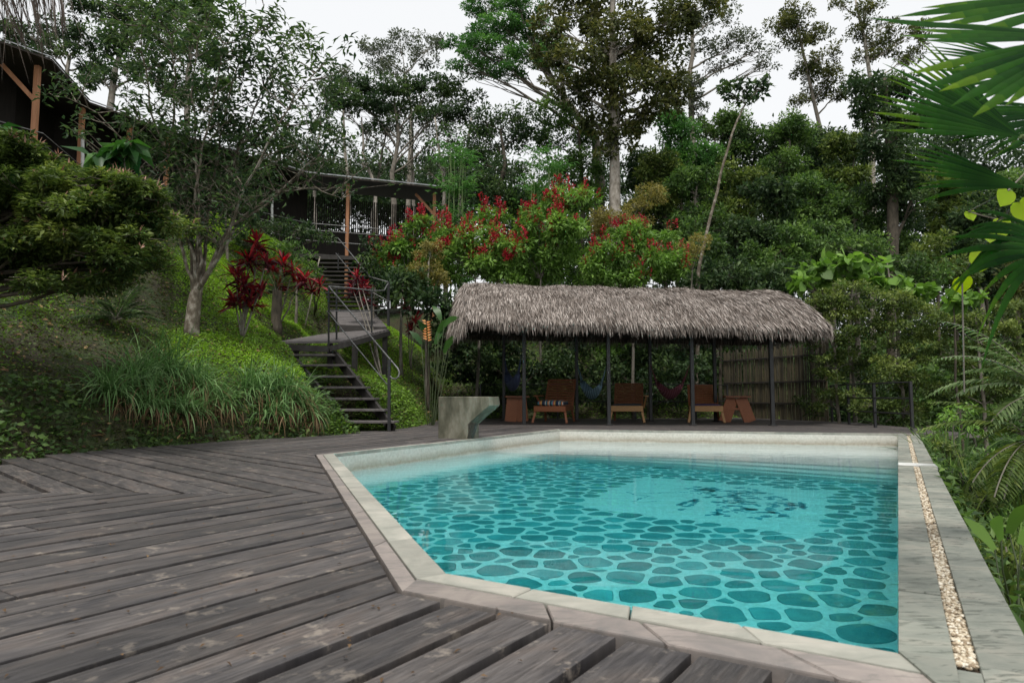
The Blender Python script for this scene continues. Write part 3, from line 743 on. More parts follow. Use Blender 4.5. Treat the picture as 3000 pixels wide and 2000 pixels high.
def sheet(fn, nf, ng, th=.10):
    vs = [fn(i/nf, j/ng) for i in range(nf+1) for j in range(ng+1)]; lo = [p-np.array([0, 0, th]) for p in vs]; k = len(vs)
    fs = []
    for i in range(nf):
        for j in range(ng):
            a = i*(ng+1)+j; q = (a, a+1, a+ng+2, a+ng+1); fs.append(q); fs.append(tuple(x+k for x in q[::-1]))
    for i in range(nf):
        for j in (0, ng):
            a = i*(ng+1)+j; b = a+ng+1; fs.append((a, b, b+k, a+k))
    for j in range(ng):
        for i in (0, nf):
            a = i*(ng+1)+j; fs.append((a, a+1, a+1+k, a+k))
    mb.add(vs+lo, fs)
sheet(front_surf, 24, 8); sheet(back_surf, 24, 8)
def hip_r(f, g):
    e0 = front_surf(1, g); e1 = back_surf(1, g); p = e0+(e1-e0)*f; return p+np.array([.40*g*math.sin(math.pi*f)**.6+.05*g, 0, 0])
def hip_l(f, g):
    e0 = front_surf(0, g); e1 = back_surf(0, g); p = e0+(e1-e0)*f; return p-np.array([.30*math.sin(math.pi*f)**.6*(.35+.65*g)+.02, 0, 0])
sheet(hip_r, 10, 6); sheet(hip_l, 10, 6)
mb.build('thatch_base', simple('thatch_base', (.12, .10, .085), (.04, .035, .03), 12, .95), pav)
M['thatch'] = None
m, n, b = newmat('dry_palm_thatch'); L = n.links.new
a = N(n, 'ShaderNodeAttribute', attribute_name='tint'); r = ramp(n, [(0, (.045, .034, .026)), (.22, (.12, .096, .08)), (.6, (.26, .222, .196)), (1, (.48, .43, .39))]); L(a.outputs['Fac'], r.inputs[0]); L(r.outputs[0], b.inputs['Base Color'])
b.inputs['Roughness'].default_value = .85; b.inputs['Specular IOR Level'].default_value = .2; M['thatch'] = m
def thatch(fn, nrow, ncol, name, fringe=1.0, seed=0, f0=0, f1=1, L0=.27):
    rs = np.random.RandomState(seed); Pb = []; Dr = []; Ls = []; Tn = []
    for j in range(nrow):
        g = (j+.3)/nrow
        for i in range(ncol):
            f = f0+(f1-f0)*(i+rs.uniform(0, 1))/ncol; gg = min(max(g+rs.uniform(-.25, .25)/nrow, 0), 1)
            p = fn(f, gg); q = fn(f, min(gg+.05, 1.05)) if gg < .97 else p+(fn(f, 1)-fn(f, .93))
            d = q-p; d = d/(np.linalg.norm(d)+1e-9)
            Pb.append(p+np.array([rs.uniform(-.02, .02), 0, rs.uniform(-.03, .035)])); Dr.append(d+rs.normal(0, .13, 3)+np.array([0, 0, .05])); Ls.append(L0*rs.uniform(.55, 1.25))
            Tn.append(np.clip(rs.normal(.5, .26)+.10*(j % 2)+.18*math.sin(f*37+gg*9)*math.sin(gg*17+f*11), 0, 1))
    Pb, Dr = np.array(Pb), unit(np.array(Dr)); Ls = np.array(Ls)
    return Pb, Dr, Ls, np.array(Tn)
parts = [thatch(front_surf, 26, 900, 'a', seed=1), thatch(back_surf, 12, 220, 'b', seed=2), thatch(hip_r, 14, 130, 'c', seed=3), thatch(hip_l, 14, 150, 'd', seed=4, L0=.42)]
# eave fringe
rs = np.random.RandomState(9)
for fn, nn_c, sd_ in ((front_surf, 5200, 1), (back_surf, 1500, 2), (hip_r, 1100, 3), (hip_l, 1200, 4)):
    Pb = []; Dr = []
    for i in range(nn_c):
        f = rs.uniform(0, 1); p = fn(f, rs.uniform(.9, 1.0)); dd_ = fn(f, 1)-fn(f, .9); dd_ /= np.linalg.norm(dd_)
        Pb.append(p+np.array([0, 0, rs.uniform(-.09, .02)])); Dr.append(dd_*.55+np.array([0, 0, -.75])+rs.normal(0, .14, 3))
    parts.append((np.array(Pb), unit(np.array(Dr)), rs.uniform(.12, .34, nn_c)*(1 if sd_ != 4 else 1.6), np.clip(rs.normal(.5, .24, nn_c), 0, 1)))
# ragged ridge tufts
Pb = np.array([front_surf(rs.uniform(0, 1), 0)+rs.normal(0, .02, 3)+np.array([0, 0, .0]) for _ in range(1100)]); Dr = np.stack([rs.normal(0, .35, 1100), np.where(rs.rand(1100) < .6, -1, 1)*rs.uniform(.6, 1, 1100), rs.uniform(-.55, .02, 1100)], -1)
parts.append((Pb, unit(Dr), rs.uniform(.15, .35, 1100), np.clip(rs.normal(.45, .22, 1100), 0, 1)))
Pb = np.concatenate([p[0] for p in parts]); Dr = np.concatenate([p[1] for p in parts]); Ls = np.concatenate([p[2] for p in parts]); Tn = np.concatenate([p[3] for p in parts])
blades('thatch', Pb, Dr, Ls, RS.uniform(.007, .018, len(Pb)), RS.uniform(.1, .7, len(Pb)), Tn, M['thatch'], pav, seg=3)
mb = MB()
for (a, b2) in ((FR[0], FR[3]), (BK[0], BK[3])): mb.bar((a[0]-1.0, a[1]+.05, 2.36), (b2[0]+1.0, b2[1]-.05, 2.20), .07, .12)
for i in range(4): mb.bar((FR[i][0], FR[i][1], 2.35), (BK[i][0], BK[i][1], 2.35), .06, .10)
mb.build('beam', M['darkwood'], pav)
mb = MB()
for i in range(15):
    f = i/14; a = front_surf(f, .02)-np.array([0, 0, .16]); mb.tube([a, front_surf(f, .97)-np.array([0, 0, .14])], .03, 5); mb.tube([a, back_surf(f, .97)-np.array([0, 0, .14])], .03, 5)
mb.build('rafter', M['darkwood'], pav)

# ================================================================== LOUNGERS, TABLES, HAMMOCKS
M['orangewood'] = simple('varnished_wood', (.36, .13, .05), (.20, .065, .028), 5, .5, .15, (9, 1, 9))
M['yellowwood'] = simple('honey_wood', (.48, .28, .12), (.30, .15, .055), 5, .5, .15, (9, 1, 9))
M['redwood'] = simple('brown_wood', (.27, .105, .048), (.14, .05, .025), 5, .5, .15, (9, 1, 9))
def lounger(loc, rz, wood, front, label, rake=28, arm=False):
    e = empty('wooden_lounger', (loc[0], loc[1], 0), label, 'lounger', 'wooden loungers under the thatched roof', rz)
    R = Matrix.Rotation(rz, 4, 'Z'); T = Matrix.Translation((loc[0], loc[1], 0)) @ R      # local: -y is the foot end, towards the pool
    def w(p): return tuple(T @ Vector(p))
    R3 = R.to_3x3()
    mb = MB()
    for k in range(9): mb.box(w((0, -.50+k*.115, .395)), (.70, .095, .022), R3)
    mb.build('seat', wood, e, bevel=.003)
    mb = MB(); mb.box(w((0, -.575, .345)), (.80, .035, .14), R3); mb.build('front_apron', front, e, bevel=.004)
    mb = MB()
    for sx_ in (-.37, .37): mb.box(w((sx_, .0, .35)), (.035, 1.12, .11), R3)
    mb.build('side_rail', wood, e, bevel=.004)
    for sx_ in (-1, 1):
        mb = MB(); mb.bar(w((sx_*.36, -.50, .34)), w((sx_*.43, -.60, 0)), .055, .06, up=w((1, 0, 0))); mb.build('leg', front, e, bevel=.004)
        mb = MB(); mb.bar(w((sx_*.35, .45, .34)), w((sx_*.38, .62, 0)), .055, .06, up=w((1, 0, 0))); mb.build('leg', wood, e, bevel=.004)
    mb = MB(); an = math.radians(rake); H = .82
    for k in range(11):
        h = .04+k*.075; mb.box(w((0, .46+math.sin(an)*h, .40+math.cos(an)*h)), (.70, .02, .050), R3 @ Matrix.Rotation(-an, 3, 'X'))
    mb.build('backrest', wood, e, bevel=.003)
    mb = MB()
    for sx_ in (-.36, .36): mb.bar(w((sx_, .47, .36)), w((sx_, .47+math.sin(an)*H, .38+math.cos(an)*H)), .045, .06)
    mb.bar(w((-.38, .48+math.sin(an)*H, .39+math.cos(an)*H)), w((.38, .48+math.sin(an)*H, .39+math.cos(an)*H)), .05, .05)
    mb.build('back_frame', wood, e, bevel=.004)
    if arm:
        for sx_ in arm:
            mb = MB(); mb.box(w((sx_*.47, .22, .66)), (.12, .62, .025), R3); mb.bar(w((sx_*.47, -.02, .65)), w((sx_*.40, .30, .36)), .04, .04); mb.build('armrest', front, e, bevel=.003)
    return e, w, R3
L1, w1_, R1_ = lounger((1.08, 17.35), math.radians(-16), M['redwood'], M['orangewood'], 'reddish wooden lounger with a striped cushion, nearest the left posts', 33, arm=(-1,))
L2, w2_, R2_ = lounger((2.98, 17.65), math.radians(-12), M['redwood'], M['yellowwood'], 'wooden lounger with a grey mat, in the middle between the second and third front posts', 44, arm=(1,))
L3, w3_, R3_ = lounger((4.92, 17.5), math.radians(-12), M['orangewood'], M['yellowwood'], 'orange wooden lounger with a thin purple mat and a raked back, beside the bamboo screen', 48)
def pad(w, R3, name, mat, size, label, cat, thick):
    bm = bmesh.new(); bmesh.ops.create_cube(bm, size=1); bmesh.ops.subdivide_edges(bm, edges=bm.edges, cuts=7, use_grid_fill=True)
    for v in bm.verts:
        x, y, z = v.co; k = max(0, 1-(abs(2*x))**6)*max(0, 1-(abs(2*y))**6); v.co = Vector((x*size[0], y*size[1], z*thick*(.45+.55*k)+.006*math.sin(x*19+y*7)*(z > 0)))
    me = bpy.data.meshes.new(name); bm.to_mesh(me); bm.free(); me.polygons.foreach_set('use_smooth', [True]*len(me.polygons)); me.materials.append(mat)
    o = bpy.data.objects.new(name, me); COL.objects.link(o); return o
m, n, b = newmat('striped_fabric'); L = n.links.new; tc = N(n, 'ShaderNodeTexCoord'); sx = N(n, 'ShaderNodeSeparateXYZ'); L(tc.outputs['Object'], sx.inputs[0])
mu = N(n, 'ShaderNodeMath', operation='MULTIPLY_ADD', i_1=1/.34, i_2=.5); L(sx.outputs[0], mu.inputs[0]); fr = N(n, 'ShaderNodeMath', operation='FRACT'); L(mu.outputs[0], fr.inputs[0])
r = ramp(n, [(0, (.02, .04, .09)), (.12, (.55, .5, .42)), (.18, (.03, .15, .2)), (.30, (.45, .16, .05)), (.40, (.6, .55, .48)), (.46, (.03, .05, .08)), (.6, (.08, .25, .32)), (.7, (.5, .12, .08)), (.8, (.6, .35, .1)), (.88, (.02, .03, .05))]); r.color_ramp.interpolation = 'CONSTANT'
L(fr.outputs[0], r.inputs[0]); L(r.outputs[0], b.inputs['Base Color']); b.inputs['Roughness'].default_value = .9
o = pad(w1_, R1_, 'striped_cushion', m, (.66, .62), '', '', .15); o.location = w1_((0, -.22, .48)); o.rotation_euler = (0, 0, math.radians(-16))
tag(o, 'multicoloured striped cushion lying on the left lounger', 'cushion')
o = pad(w2_, R2_, 'seat_mat', simple('grey_fabric', (.06, .065, .075), (.04, .045, .05), 30, .95), (.68, .95), '', '', .05); o.location = w2_((0, -.1, .435)); o.rotation_euler = (0, 0, math.radians(-12))
tag(o, 'dark grey mat lying on the middle lounger', 'mat')
o = pad(w3_, R3_, 'seat_mat', simple('purple_fabric', (.09, .06, .12), (.055, .04, .08), 30, .95), (.68, .95), '', '', .05); o.location = w3_((0, -.1, .435)); o.rotation_euler = (0, 0, math.radians(-12))
tag(o, 'thin purple mat lying on the right lounger', 'mat')
def side_table(x, y, rz, wood, top, label, splay):
    e = empty('side_table', (x, y, 0), label, 'side table', 'wooden side tables under the thatched roof', rz); T = Matrix.Translation((x, y, 0)) @ Matrix.Rotation(rz, 4, 'Z'); R3 = T.to_3x3(); w = lambda p: tuple(T @ Vector(p))
    mb = MB(); mb.box(w((0, 0, .64)), (.62, .42, .045), R3); mb.build('table_top', top, e, bevel=.005)
    for s in (-1, 1):
        mb = MB(); mb.bar(w((s*.10, 0, .62)), w((s*(.10+splay), 0, 0)), .05, .30, up=w((0, 0, 1)) if False else (1, 0, 0)); mb.build('leg', wood, e, bevel=.004)
    mb = MB(); mb.box(w((0, 0, .33)), (.2+splay, .06, .05), R3); mb.build('stretcher', wood, e)
side_table(.12, 17.75, .1, M['orangewood'], M['redwood'], 'small orange wood table standing left of the striped cushion lounger', .06)
side_table(5.72, 17.45, -.1, M['orangewood'], M['redwood'], 'small wooden table with splayed legs beside the bamboo screen', .22)
def hammock(a, b, sag, mat, label, wid=.15, n=22):
    a = np.array(a); b = np.array(b); mid = (a+b)/2; e = empty('hammock', (mid[0], mid[1], mid[2]-sag), label, 'hammock', 'woven hammocks slung between the pavilion posts')
    d = b-a; sd_ = np.array([d[1], -d[0], 0]); sd_ /= np.linalg.norm(sd_)
    rows = []
    for i in range(n+1):
        t = i/n; c = a+d*t; c[2] -= sag*4*t*(1-t); w = wid*min(1, math.sin(math.pi*min(max((t-.16)/.68, 0), 1))**.7+.03) if .16 < t < .84 else .012
        row = []
        for k in range(9):
            q = k/8*2-1; row.append(c+sd_*w*q+np.array([0, 0, .34*abs(q)**2*w/wid*.6]))
        rows.append(row)
    mb = MB(); i0_, i1_ = 4, n-4
    vs = [p for row in rows[i0_:i1_+1] for p in row]; k = i1_-i0_
    mb.add(vs, [(i*9+j, i*9+j+1, i*9+j+10, i*9+j+9) for i in range(k) for j in range(8)])
    o = mb.build('hammock_cloth', mat, e, smooth=True); s = o.modifiers.new('thickness', 'SOLIDIFY'); s.thickness = .006
    for en, r1_, r2_ in ((a, 2, i0_), (b, n-2, i1_)):
        mb = MB()
        for j in range(9): mb.tube([en, rows[r1_][j], rows[r2_][j]], .004, 4)
        mb.build('cord', mat, e)
def stripe(name, c1, c2):
    m, n, b = newmat(name); tc = N(n, 'ShaderNodeTexCoord'); w = N(n, 'ShaderNodeTexWave', i_Scale=9, i_Distortion=.3); w.bands_direction = 'X'; n.links.new(tc.outputs['Object'], w.inputs[0]); r = ramp(n, [(.3, c1), (.6, c2)]); n.links.new(w.outputs[0], r.inputs[0]); n.links.new(r.outputs[0], b.inputs[0]); b.inputs['Roughness'].default_value = .95; return m
hammock((FR[0][0]-.05, FR[0][1]+.05, 1.75), (BK[0][0], BK[0][1], 1.9), 1.05, stripe('blue_weave', (.02, .03, .07), (.06, .08, .15)), 'dark blue hammock hanging at the left end of the pavilion')
hammock((FR[1][0]-.03, FR[1][1]+.05, 1.40), (BK[1][0], BK[1][1], 1.65), .95, stripe('grey_blue_weave', (.04, .08, .11), (.16, .26, .32)), 'pale blue grey hammock hanging between the left and middle loungers')
hammock((FR[2][0]-.03, FR[2][1]+.05, 1.40), (BK[2][0], BK[2][1], 1.55), .90, stripe('red_weave', (.10, .02, .03), (.18, .06, .08)), 'dark red hammock hanging between the middle and right loungers')

# ================================================================== BAMBOO SCREEN AND RAILING
scr = empty('bamboo_screen', (7.5, 20, 0), 'dark screen of upright bamboo canes behind the right end of the pavilion', 'screen')
sA, sB = np.array([6.7, 21.6]), np.array([8.25, 17.9]); mb = MB(); rs = np.random.RandomState(2)
for i in range(100):
    t = i/99; c = sA+(sB-sA)*t+rs.normal(0, .006, 2); mb.tube([(c[0], c[1], -.05), (c[0]+rs.uniform(-.02, .02), c[1], 2.0+rs.uniform(-.05, .10))], rs.uniform(.014, .021), 6, t=rs.uniform(0, 1))
mb.build('cane', simple('bamboo', (.10, .082, .045), (.035, .030, .019), 3, .6, .1, (4, 4, 1), tint=.9), scr)
mb = MB()
for z in (.45, 1.05, 1.75): mb.bar((sA[0]-.03, sA[1]-.03, z), (sB[0]-.03, sB[1]-.03, z), .04, .04)
mb.build('cross_rail', M['darkwood'], scr)
rl = empty('pool_railing', (7.6, 14, 0), 'low black metal railing behind the far right corner of the pool', 'railing')
RP = [(7.66, 13.15), (7.15, 14.6), (7.9, 15.8), (8.15, 17.6)]; RP = [(7.66, 13.15), (7.72, 14.6), (7.95, 16.2), (8.3, 17.8)]
for x, y in RP:
    mb = MB(); mb.box((x, y, .47), (.05, .05, .95)); mb.build('post', M['post'], rl)
for z in (.93, .62, .32):
    mb = MB()
    for a, b2 in zip(RP[:-1], RP[1:]): mb.tube([(a[0], a[1], z), (b2[0], b2[1], z)], .018, 6)
    mb.build('rail', M['post'], rl)
r2 = empty('back_railing', (3, 19, 0), 'thin black railing running behind the pavilion loungers', 'railing')
BP = [(-.9, 19.5), (1.3, 19.5), (3.5, 19.45), (5.2, 19.4), (6.6, 21.0)]
for x, y in BP:
    mb = MB(); mb.box((x, y, .5), (.045, .045, 1.0)); mb.build('post', M['post'], r2)
for z in (.98, .5):
    mb = MB()
    for a, b2 in zip(BP[:-1], BP[1:]): mb.tube([(a[0], a[1], z), (b2[0], b2[1], z)], .016, 6)
    mb.build('rail', M['post'], r2)

# ================================================================== GARDEN STAIRS
M['tread'] = simple('tread_wood', (.17, .155, .15), (.07, .062, .06), 5, .7, .3, (1, 6, 1))
M['darktread'] = simple('shaded_dark_timber', (.06, .055, .05), (.025, .022, .02), 5, .8, .3, (1, 6, 1))  # dark timber; the upper treads carry their shade in this colour
sta = empty('garden_stairs', (-2.4, 13.1, 0), 'weathered timber stairs with thin black handrails climbing the bank', 'stairs')
TR = [(1000, 1154, 1231, 13.1), (968, 1126, 1196, 13.4), (944, 1096, 1163, 13.7), (921, 1070, 1130, 14.0), (905, 1038, 1098, 14.3), (868, 1012, 1065, 14.6), (842, 974, 1035, 14.9)]
for i, (u0, u1, v, Y) in enumerate(TR):
    a = at(u0, v, Y-.0); b2 = at(u1, v+3, Y-.06); z = (a[2]+b2[2])/2
    mb = MB(); mb.prism([(a[0], a[1]), (b2[0], b2[1]), (b2[0]+.05, b2[1]+.30), (a[0]+.05, a[1]+.30)], z-.045, z, t=random.random()); mb.build('tread', M['tread'], sta, bevel=.004)
mb = MB()
p0 = at(1010, 1262, 13.15); p1 = at(830, 1010, 15.1); q0 = at(1138, 1262, 13.1); q1 = at(965, 1015, 15.0)
for a, b2 in ((p0, p1), (q0, q1)):
    a = a.copy(); b2 = b2.copy(); a[2] = .02; b2[2] -= .12; mb.bar(a+np.array([.08, .12, -.02]), b2+np.array([.08, .12, -.05]), .06, .20)
mb.build('stringer', M['darktread'], sta)
LP = [at(815, 1000, 14.95), at(965, 1007, 14.95), at(1028, 992, 15.1), at(1140, 963, 17.3), at(968, 974, 17.3)]
def ramp_deck(name, quad, nb, mat, parent, th=.05):
    """boards across a sloping quad p0 p1 (near) p3 p2 (far)"""
    mb = MB(); p0, p1, p2, p3 = quad
    for k in range(nb):
        f0, f1 = (k+.10)/nb, (k+.90)/nb
        a, b2, c, d = p0+(p3-p0)*f0, p1+(p2-p1)*f0, p1+(p2-p1)*f1, p0+(p3-p0)*f1
        dz = np.array([0, 0, th]); mb.add([a, b2, c, d, a-dz, b2-dz, c-dz, d-dz], [(0, 1, 2, 3), (7, 6, 5, 4), (0, 4, 5, 1), (1, 5, 6, 2), (2, 6, 7, 3), (3, 7, 4, 0)], t=random.random())
    return mb.build(name, mat, parent)
ramp_deck('landing', [LP[0], LP[1]*.45+LP[2]*.55, LP[3], LP[4]], 12, M['tread'], sta)
RP2 = [at(995, 950, 17.45), at(1133, 957, 17.45), at(1092, 911, 19.6), at(968, 911, 19.6)]
ramp_deck('upper_landing', RP2, 9, M['tread'], sta)
mb = MB()
mb.bar(LP[0]-[.05, .02, .12], LP[1]-[0, .02, .12], .07, .13); mb.bar(LP[1]-[0, 0, .11], LP[2]-[0, 0, .10], .07, .12); mb.bar(LP[2]-[0, 0, .11], LP[3]-[0, 0, .11], .07, .12)
mb.bar(RP2[0]-[0, 0, .1], RP2[1]-[0, 0, .1], .07, .16); mb.build('edge_beam', M['darktread'], sta)
for p in (LP[0]+[.3, .3, 0], LP[1]+[-.05, .3, 0], LP[2]+[0, .4, 0], LP[3]+[-.1, .0, 0], LP[4]+[0, 0, 0]):
    zg = tz(p[0], p[1]); mb = MB(); mb.box((p[0], p[1], (zg-.2+p[2]-.1)/2), (.11, .11, max(p[2]-.1-zg+.2, .2))); mb.build('support_post', M['darktread'], sta)
# upper flight climbing left to the house
for k in range(13):
    f = k/12; a = at(990-45*f, 905-150*f, 19.8+3.6*f); b2 = a+np.array([1.35, .1, 0]); a = a-np.array([.25, 0, 0])
    mb = MB(); mb.prism([(a[0], a[1]), (b2[0], b2[1]), (b2[0], b2[1]+.27), (a[0], a[1]+.27)], a[2]-.045, a[2], t=random.random()); mb.build('tread', M['darktread'], sta)
rb = .017
hr = empty('stair_handrail', (-1.9, 13, 0), 'thin black steel handrail with a curled lower end beside the garden stairs', 'handrail')
M['rail'] = simple('worn_black_rail', (.20, .20, .20), (.04, .04, .04), 12, .45, metal=.2)
def rail(name, pts, r=rb, mat=None):
    mb = MB(); mb.tube(pts, r, 7); return mb.build(name, mat or M['rail'], hr, smooth=True)
T0 = at(963, 839, 15.0); Bt = at(1166, 1080, 13.0)
curl = [at(1166, 1080, 13.0), at(1170, 1090, 12.97), at(1168, 1102, 12.96), at(1160, 1110, 12.97), at(1150, 1109, 12.99), at(1143, 1102, 13.0)]
rail('top_rail', [T0]+curl); rail('lower_rail', [at(958, 911, 15.0), at(1134, 1126, 13.05)], .013)
rail('top_rail', [T0, at(1020, 843, 15.3), at(1095, 852, 16.2), at(1126, 851, 16.9), at(1132, 838, 17.2), at(1140, 827, 17.4)])
rail('lower_rail', [at(958, 911, 15.0), at(1050, 912, 15.8), at(1110, 909, 16.6), at(1128, 903, 16.9), at(1130, 888, 17.1), at(1138, 882, 17.3)], .013)
rail('top_rail', [at(1140, 827, 17.4), at(1084, 811, 18.4), at(991, 698, 21.3)]); rail('lower_rail', [at(1138, 882, 17.3), at(1068, 844, 18.3), at(984, 742, 21.3)], .013)
for (u, va, vb_, Y, w) in ((963, 841, 1012, 14.95, .035), (986, 842, 1000, 15.25, .035), (1089, 850, 975, 16.2, .035), (1138, 825, 955, 17.35, .06), (1140, 1052, 1262, 13.02, .055), (991, 742, 790, 21.3, .04), (1068, 808, 905, 18.6, .035)):
    a = at(u, va, Y); b2 = at(u, vb_, Y); mb = MB(); mb.bar(a, b2, w, w, up=(0, 1, 0)); mb.build('post', M['post'], hr)

# ================================================================== HILLSIDE HOUSE
ZE = 8.75; ZFL = 5.95
def eave(u, v): 
    r = ray(u, v); k = (ZE-HCAM)/r[2]; return (r*k+np.array([0, 0, HCAM]))
EP = [eave(-260, 40), eave(0, 125), eave(152, 179), eave(263, 304), eave(491, 384), eave(900, 512)]
P5 = at(1300, 541, 26.3); P5[2] = ZE
EP.append(P5)
hs_ = empty('hillside_house', (EP[3][0], EP[3][1], ZFL), 'long open dark house with a sheet metal roof on the hilltop', 'house')
cen = np.array([-14.0, 30.0, 0])
def back(p, k, dz=0):
    d = cen-p; d[2] = 0; d /= np.linalg.norm(d); 
    q = p+d*k; q[2] = p[2]+dz; return q
backdir = unit(np.array([-.75, .66, 0])); bd2 = unit(np.array([-.15, 1, 0]))
bds = [backdir, backdir, backdir, backdir, unit(np.array([-.6, .8, 0])), unit(np.array([-.3, 1, 0])), bd2]
mb = MB()
ridge = [p+d*4.5+np.array([0, 0, .75]) for p, d in zip(EP, bds)]
for i in range(len(EP)-1):
    a, b2, c, d = EP[i], EP[i+1], ridge[i+1], ridge[i]; z = np.array([0, 0, .05])
    mb.add([a, b2, c, d, a+z, b2+z, c+z, d+z], [(0, 1, 2, 3), (7, 6, 5, 4), (0, 4, 5, 1), (2, 6, 7, 3)])
mb.build('roof', simple('roof_boards', (.045, .035, .028), (.025, .02, .016), 4, .8), hs_)
mb = MB(); 
for i in range(len(EP)-1):
    for dz, of in ((.075, -.04), (.10, -.0), (.135, .08)):
        a = EP[i]+bds[i]*of+[0, 0, dz]; b2 = EP[i+1]+bds[i+1]*of+[0, 0, dz]; mb.bar(a, b2, .03, .016)
o = mb.build('roof_edge', simple('corrugated_metal', (.42, .43, .44), (.20, .20, .20), 6, .45, metal=.6), hs_)
mb = MB()
for i in range(len(EP)-1):
    a, b2, c, d = EP[i]+bds[i]*.3, EP[i+1]+bds[i+1]*.3, ridge[i+1], ridge[i]; a = a.copy(); b2 = b2.copy(); c = c.copy(); d = d.copy(); a[2] = b2[2] = c[2] = d[2] = ZFL-.05; z = np.array([0, 0, .16])
    mb.add([a, b2, c, d, a-z, b2-z, c-z, d-z], [(3, 2, 1, 0), (4, 5, 6, 7), (0, 1, 5, 4), (2, 3, 7, 6)])
mb.build('floor_deck', M['darktread'], hs_)
mb = MB(); ms = MB()
for i in range(len(EP)-1):
    a = EP[i]+bds[i]*3.2; b2 = EP[i+1]+bds[i+1]*3.2
    top = ZFL+(1.55 if i >= 5 else 3.4)
    z0 = ZFL-1.2
    A3 = np.array([a[0], a[1], z0]); B3_ = np.array([b2[0], b2[1], z0])
    mb.add([A3, B3_, [b2[0], b2[1], top], [a[0], a[1], top]], [(0, 1, 2, 3)])
    if i == 5:
        Lg = np.linalg.norm(b2-a); ns = int(Lg/.085)
        for k in range(ns):
            p = a+(b2-a)*(k/ns); ms.bar((p[0], p[1], top), (p[0], p[1], top+1.35), .045, .03, up=(0, 1, 0))
w_ = mb.build('wall', simple('dark_plank_wall', (.035, .028, .024), (.018, .015, .013), 3, .85, .2, (6, 6, .5)), hs_); sm = w_.modifiers.new('thickness', 'SOLIDIFY'); sm.thickness = .06
ms.build('slat_screen', M['darkwood'], hs_)
M['orangepost'] = simple('oiled_post', (.40, .19, .09), (.26, .11, .05), 3, .6, .1, (3, 3, .4))
posts = [(105, 225, 560, .0), (236, 365, 600, .0), (490, 470, 600, .0), (376, 400, 640, .0), (1018, 575, 760, .0), (1275, 560, 700, .0)]
for u, va, vb_, _ in posts:
    # stand half a metre inside the eave line
    best = None
    for i in range(len(EP)-1):
        for t in np.linspace(0, 1, 60):
            p = (EP[i]+bds[i]*.45)*(1-t)+(EP[i+1]+bds[i+1]*.45)*t; uu = 1500+FPX*p[0]/(p[1]*ct+(p[2]-HCAM-1)*st)
            if best is None or abs(uu-u) < best[0]: best = (abs(uu-u), p)
    p = best[1]; zg = min(tz(p[0], p[1]), ZFL)-.3; mb = MB(); mb.box((p[0], p[1], (ZE-.05+zg)/2), (.12, .12, ZE-.05-zg)); mb.build('post', M['orangepost'], hs_, bevel=.01)
    if u in (105, 1275): 
        mb = MB(); s = -1; mb.bar((p[0], p[1], ZE-.95), (p[0]+s*.75, p[1]-.15 if u == 105 else p[1], ZE-.10), .10, .10); mb.build('brace', M['orangepost'], hs_)
for u, va, vb_ in ((242, 390, 520), (797, 572, 720)):
    Y = 18.3 if u < 500 else 24; a = at(u, va, Y); b2 = at(u, vb_, Y); b2[2] = min(b2[2], tz(b2[0], b2[1])) if u > 500 else b2[2]; mb = MB(); mb.tube([a, b2], .045, 8); mb.build('drain_pipe', simple('white_pipe', (.62, .62, .60), (.4, .4, .38), 8, .5), hs_)
for z in (.45, .85, 1.1):
    mb = MB(); mb.tube([EP[i]+bds[i]*.4+np.array([0, 0, ZFL+z-ZE]) for i in range(len(EP))], .012, 5); mb.build('cable', simple('steel_cable', (.30, .30, .30), rough=.5, metal=.5) if z < .5 else bpy.data.materials['steel_cable'], hs_)

# ================================================================== VEGETATION
DENS = 4.6
def wiggle(a, b, n, amp, rs):
    a = np.array(a, float); b = np.array(b, float); L = np.linalg.norm(b-a); out = [a]
    off = np.zeros(3)
    for i in range(1, n):
        off = off*.6+rs.normal(0, amp*L/n, 3); out.append(a+(b-a)*i/n+off)
    out.append(b); return out
def crown_data(C, R, n, size, rs, clump=.28, flat=1.0, up=.35, droop=.2, shell=.55, nclump=None, aspect=.42, ts=.12):
    """leaves grouped in clumps inside an ellipsoid; returns arrays and clump centres"""
    C = np.array(C, float); R = np.array(R, float)
    nc = nclump or int(11+2.2/clump)
    d = unit(rs.normal(0, 1, (nc, 3))); rad = rs.uniform(shell**2, 1, nc)**.5
    cc = C+d*R*rad[:, None]*rs.uniform(.78, 1.15, (nc, 1))
    cr = R.max()*clump*rs.uniform(.55, 1.35, nc); ct_ = rs.normal(0, .16, nc)+.10*d[:, 2]
    idx = rs.choice(nc, n, p=cr**1.6/np.sum(cr**1.6))
    dl = unit(rs.normal(0, 1, (n, 3))); rr = rs.uniform(0, 1, n)**.45
    P = cc[idx]+dl*(cr[idx]*rr)[:, None]*np.array([1, 1, flat*.8])
    D = unit(dl+rs.normal(0, .5, (n, 3))+np.array([0, 0, up-droop-.2])); Nn = unit(rs.normal(0, .55, (n, 3))+np.array([0, 0, 1.0])+.3*dl)
    L = size*rs.uniform(.6, 1.3, n); t = .5+ct_[idx]+rs.normal(0, ts, n)
    return P, D, Nn, L, L*aspect*rs.uniform(.8, 1.2, n), t, cc
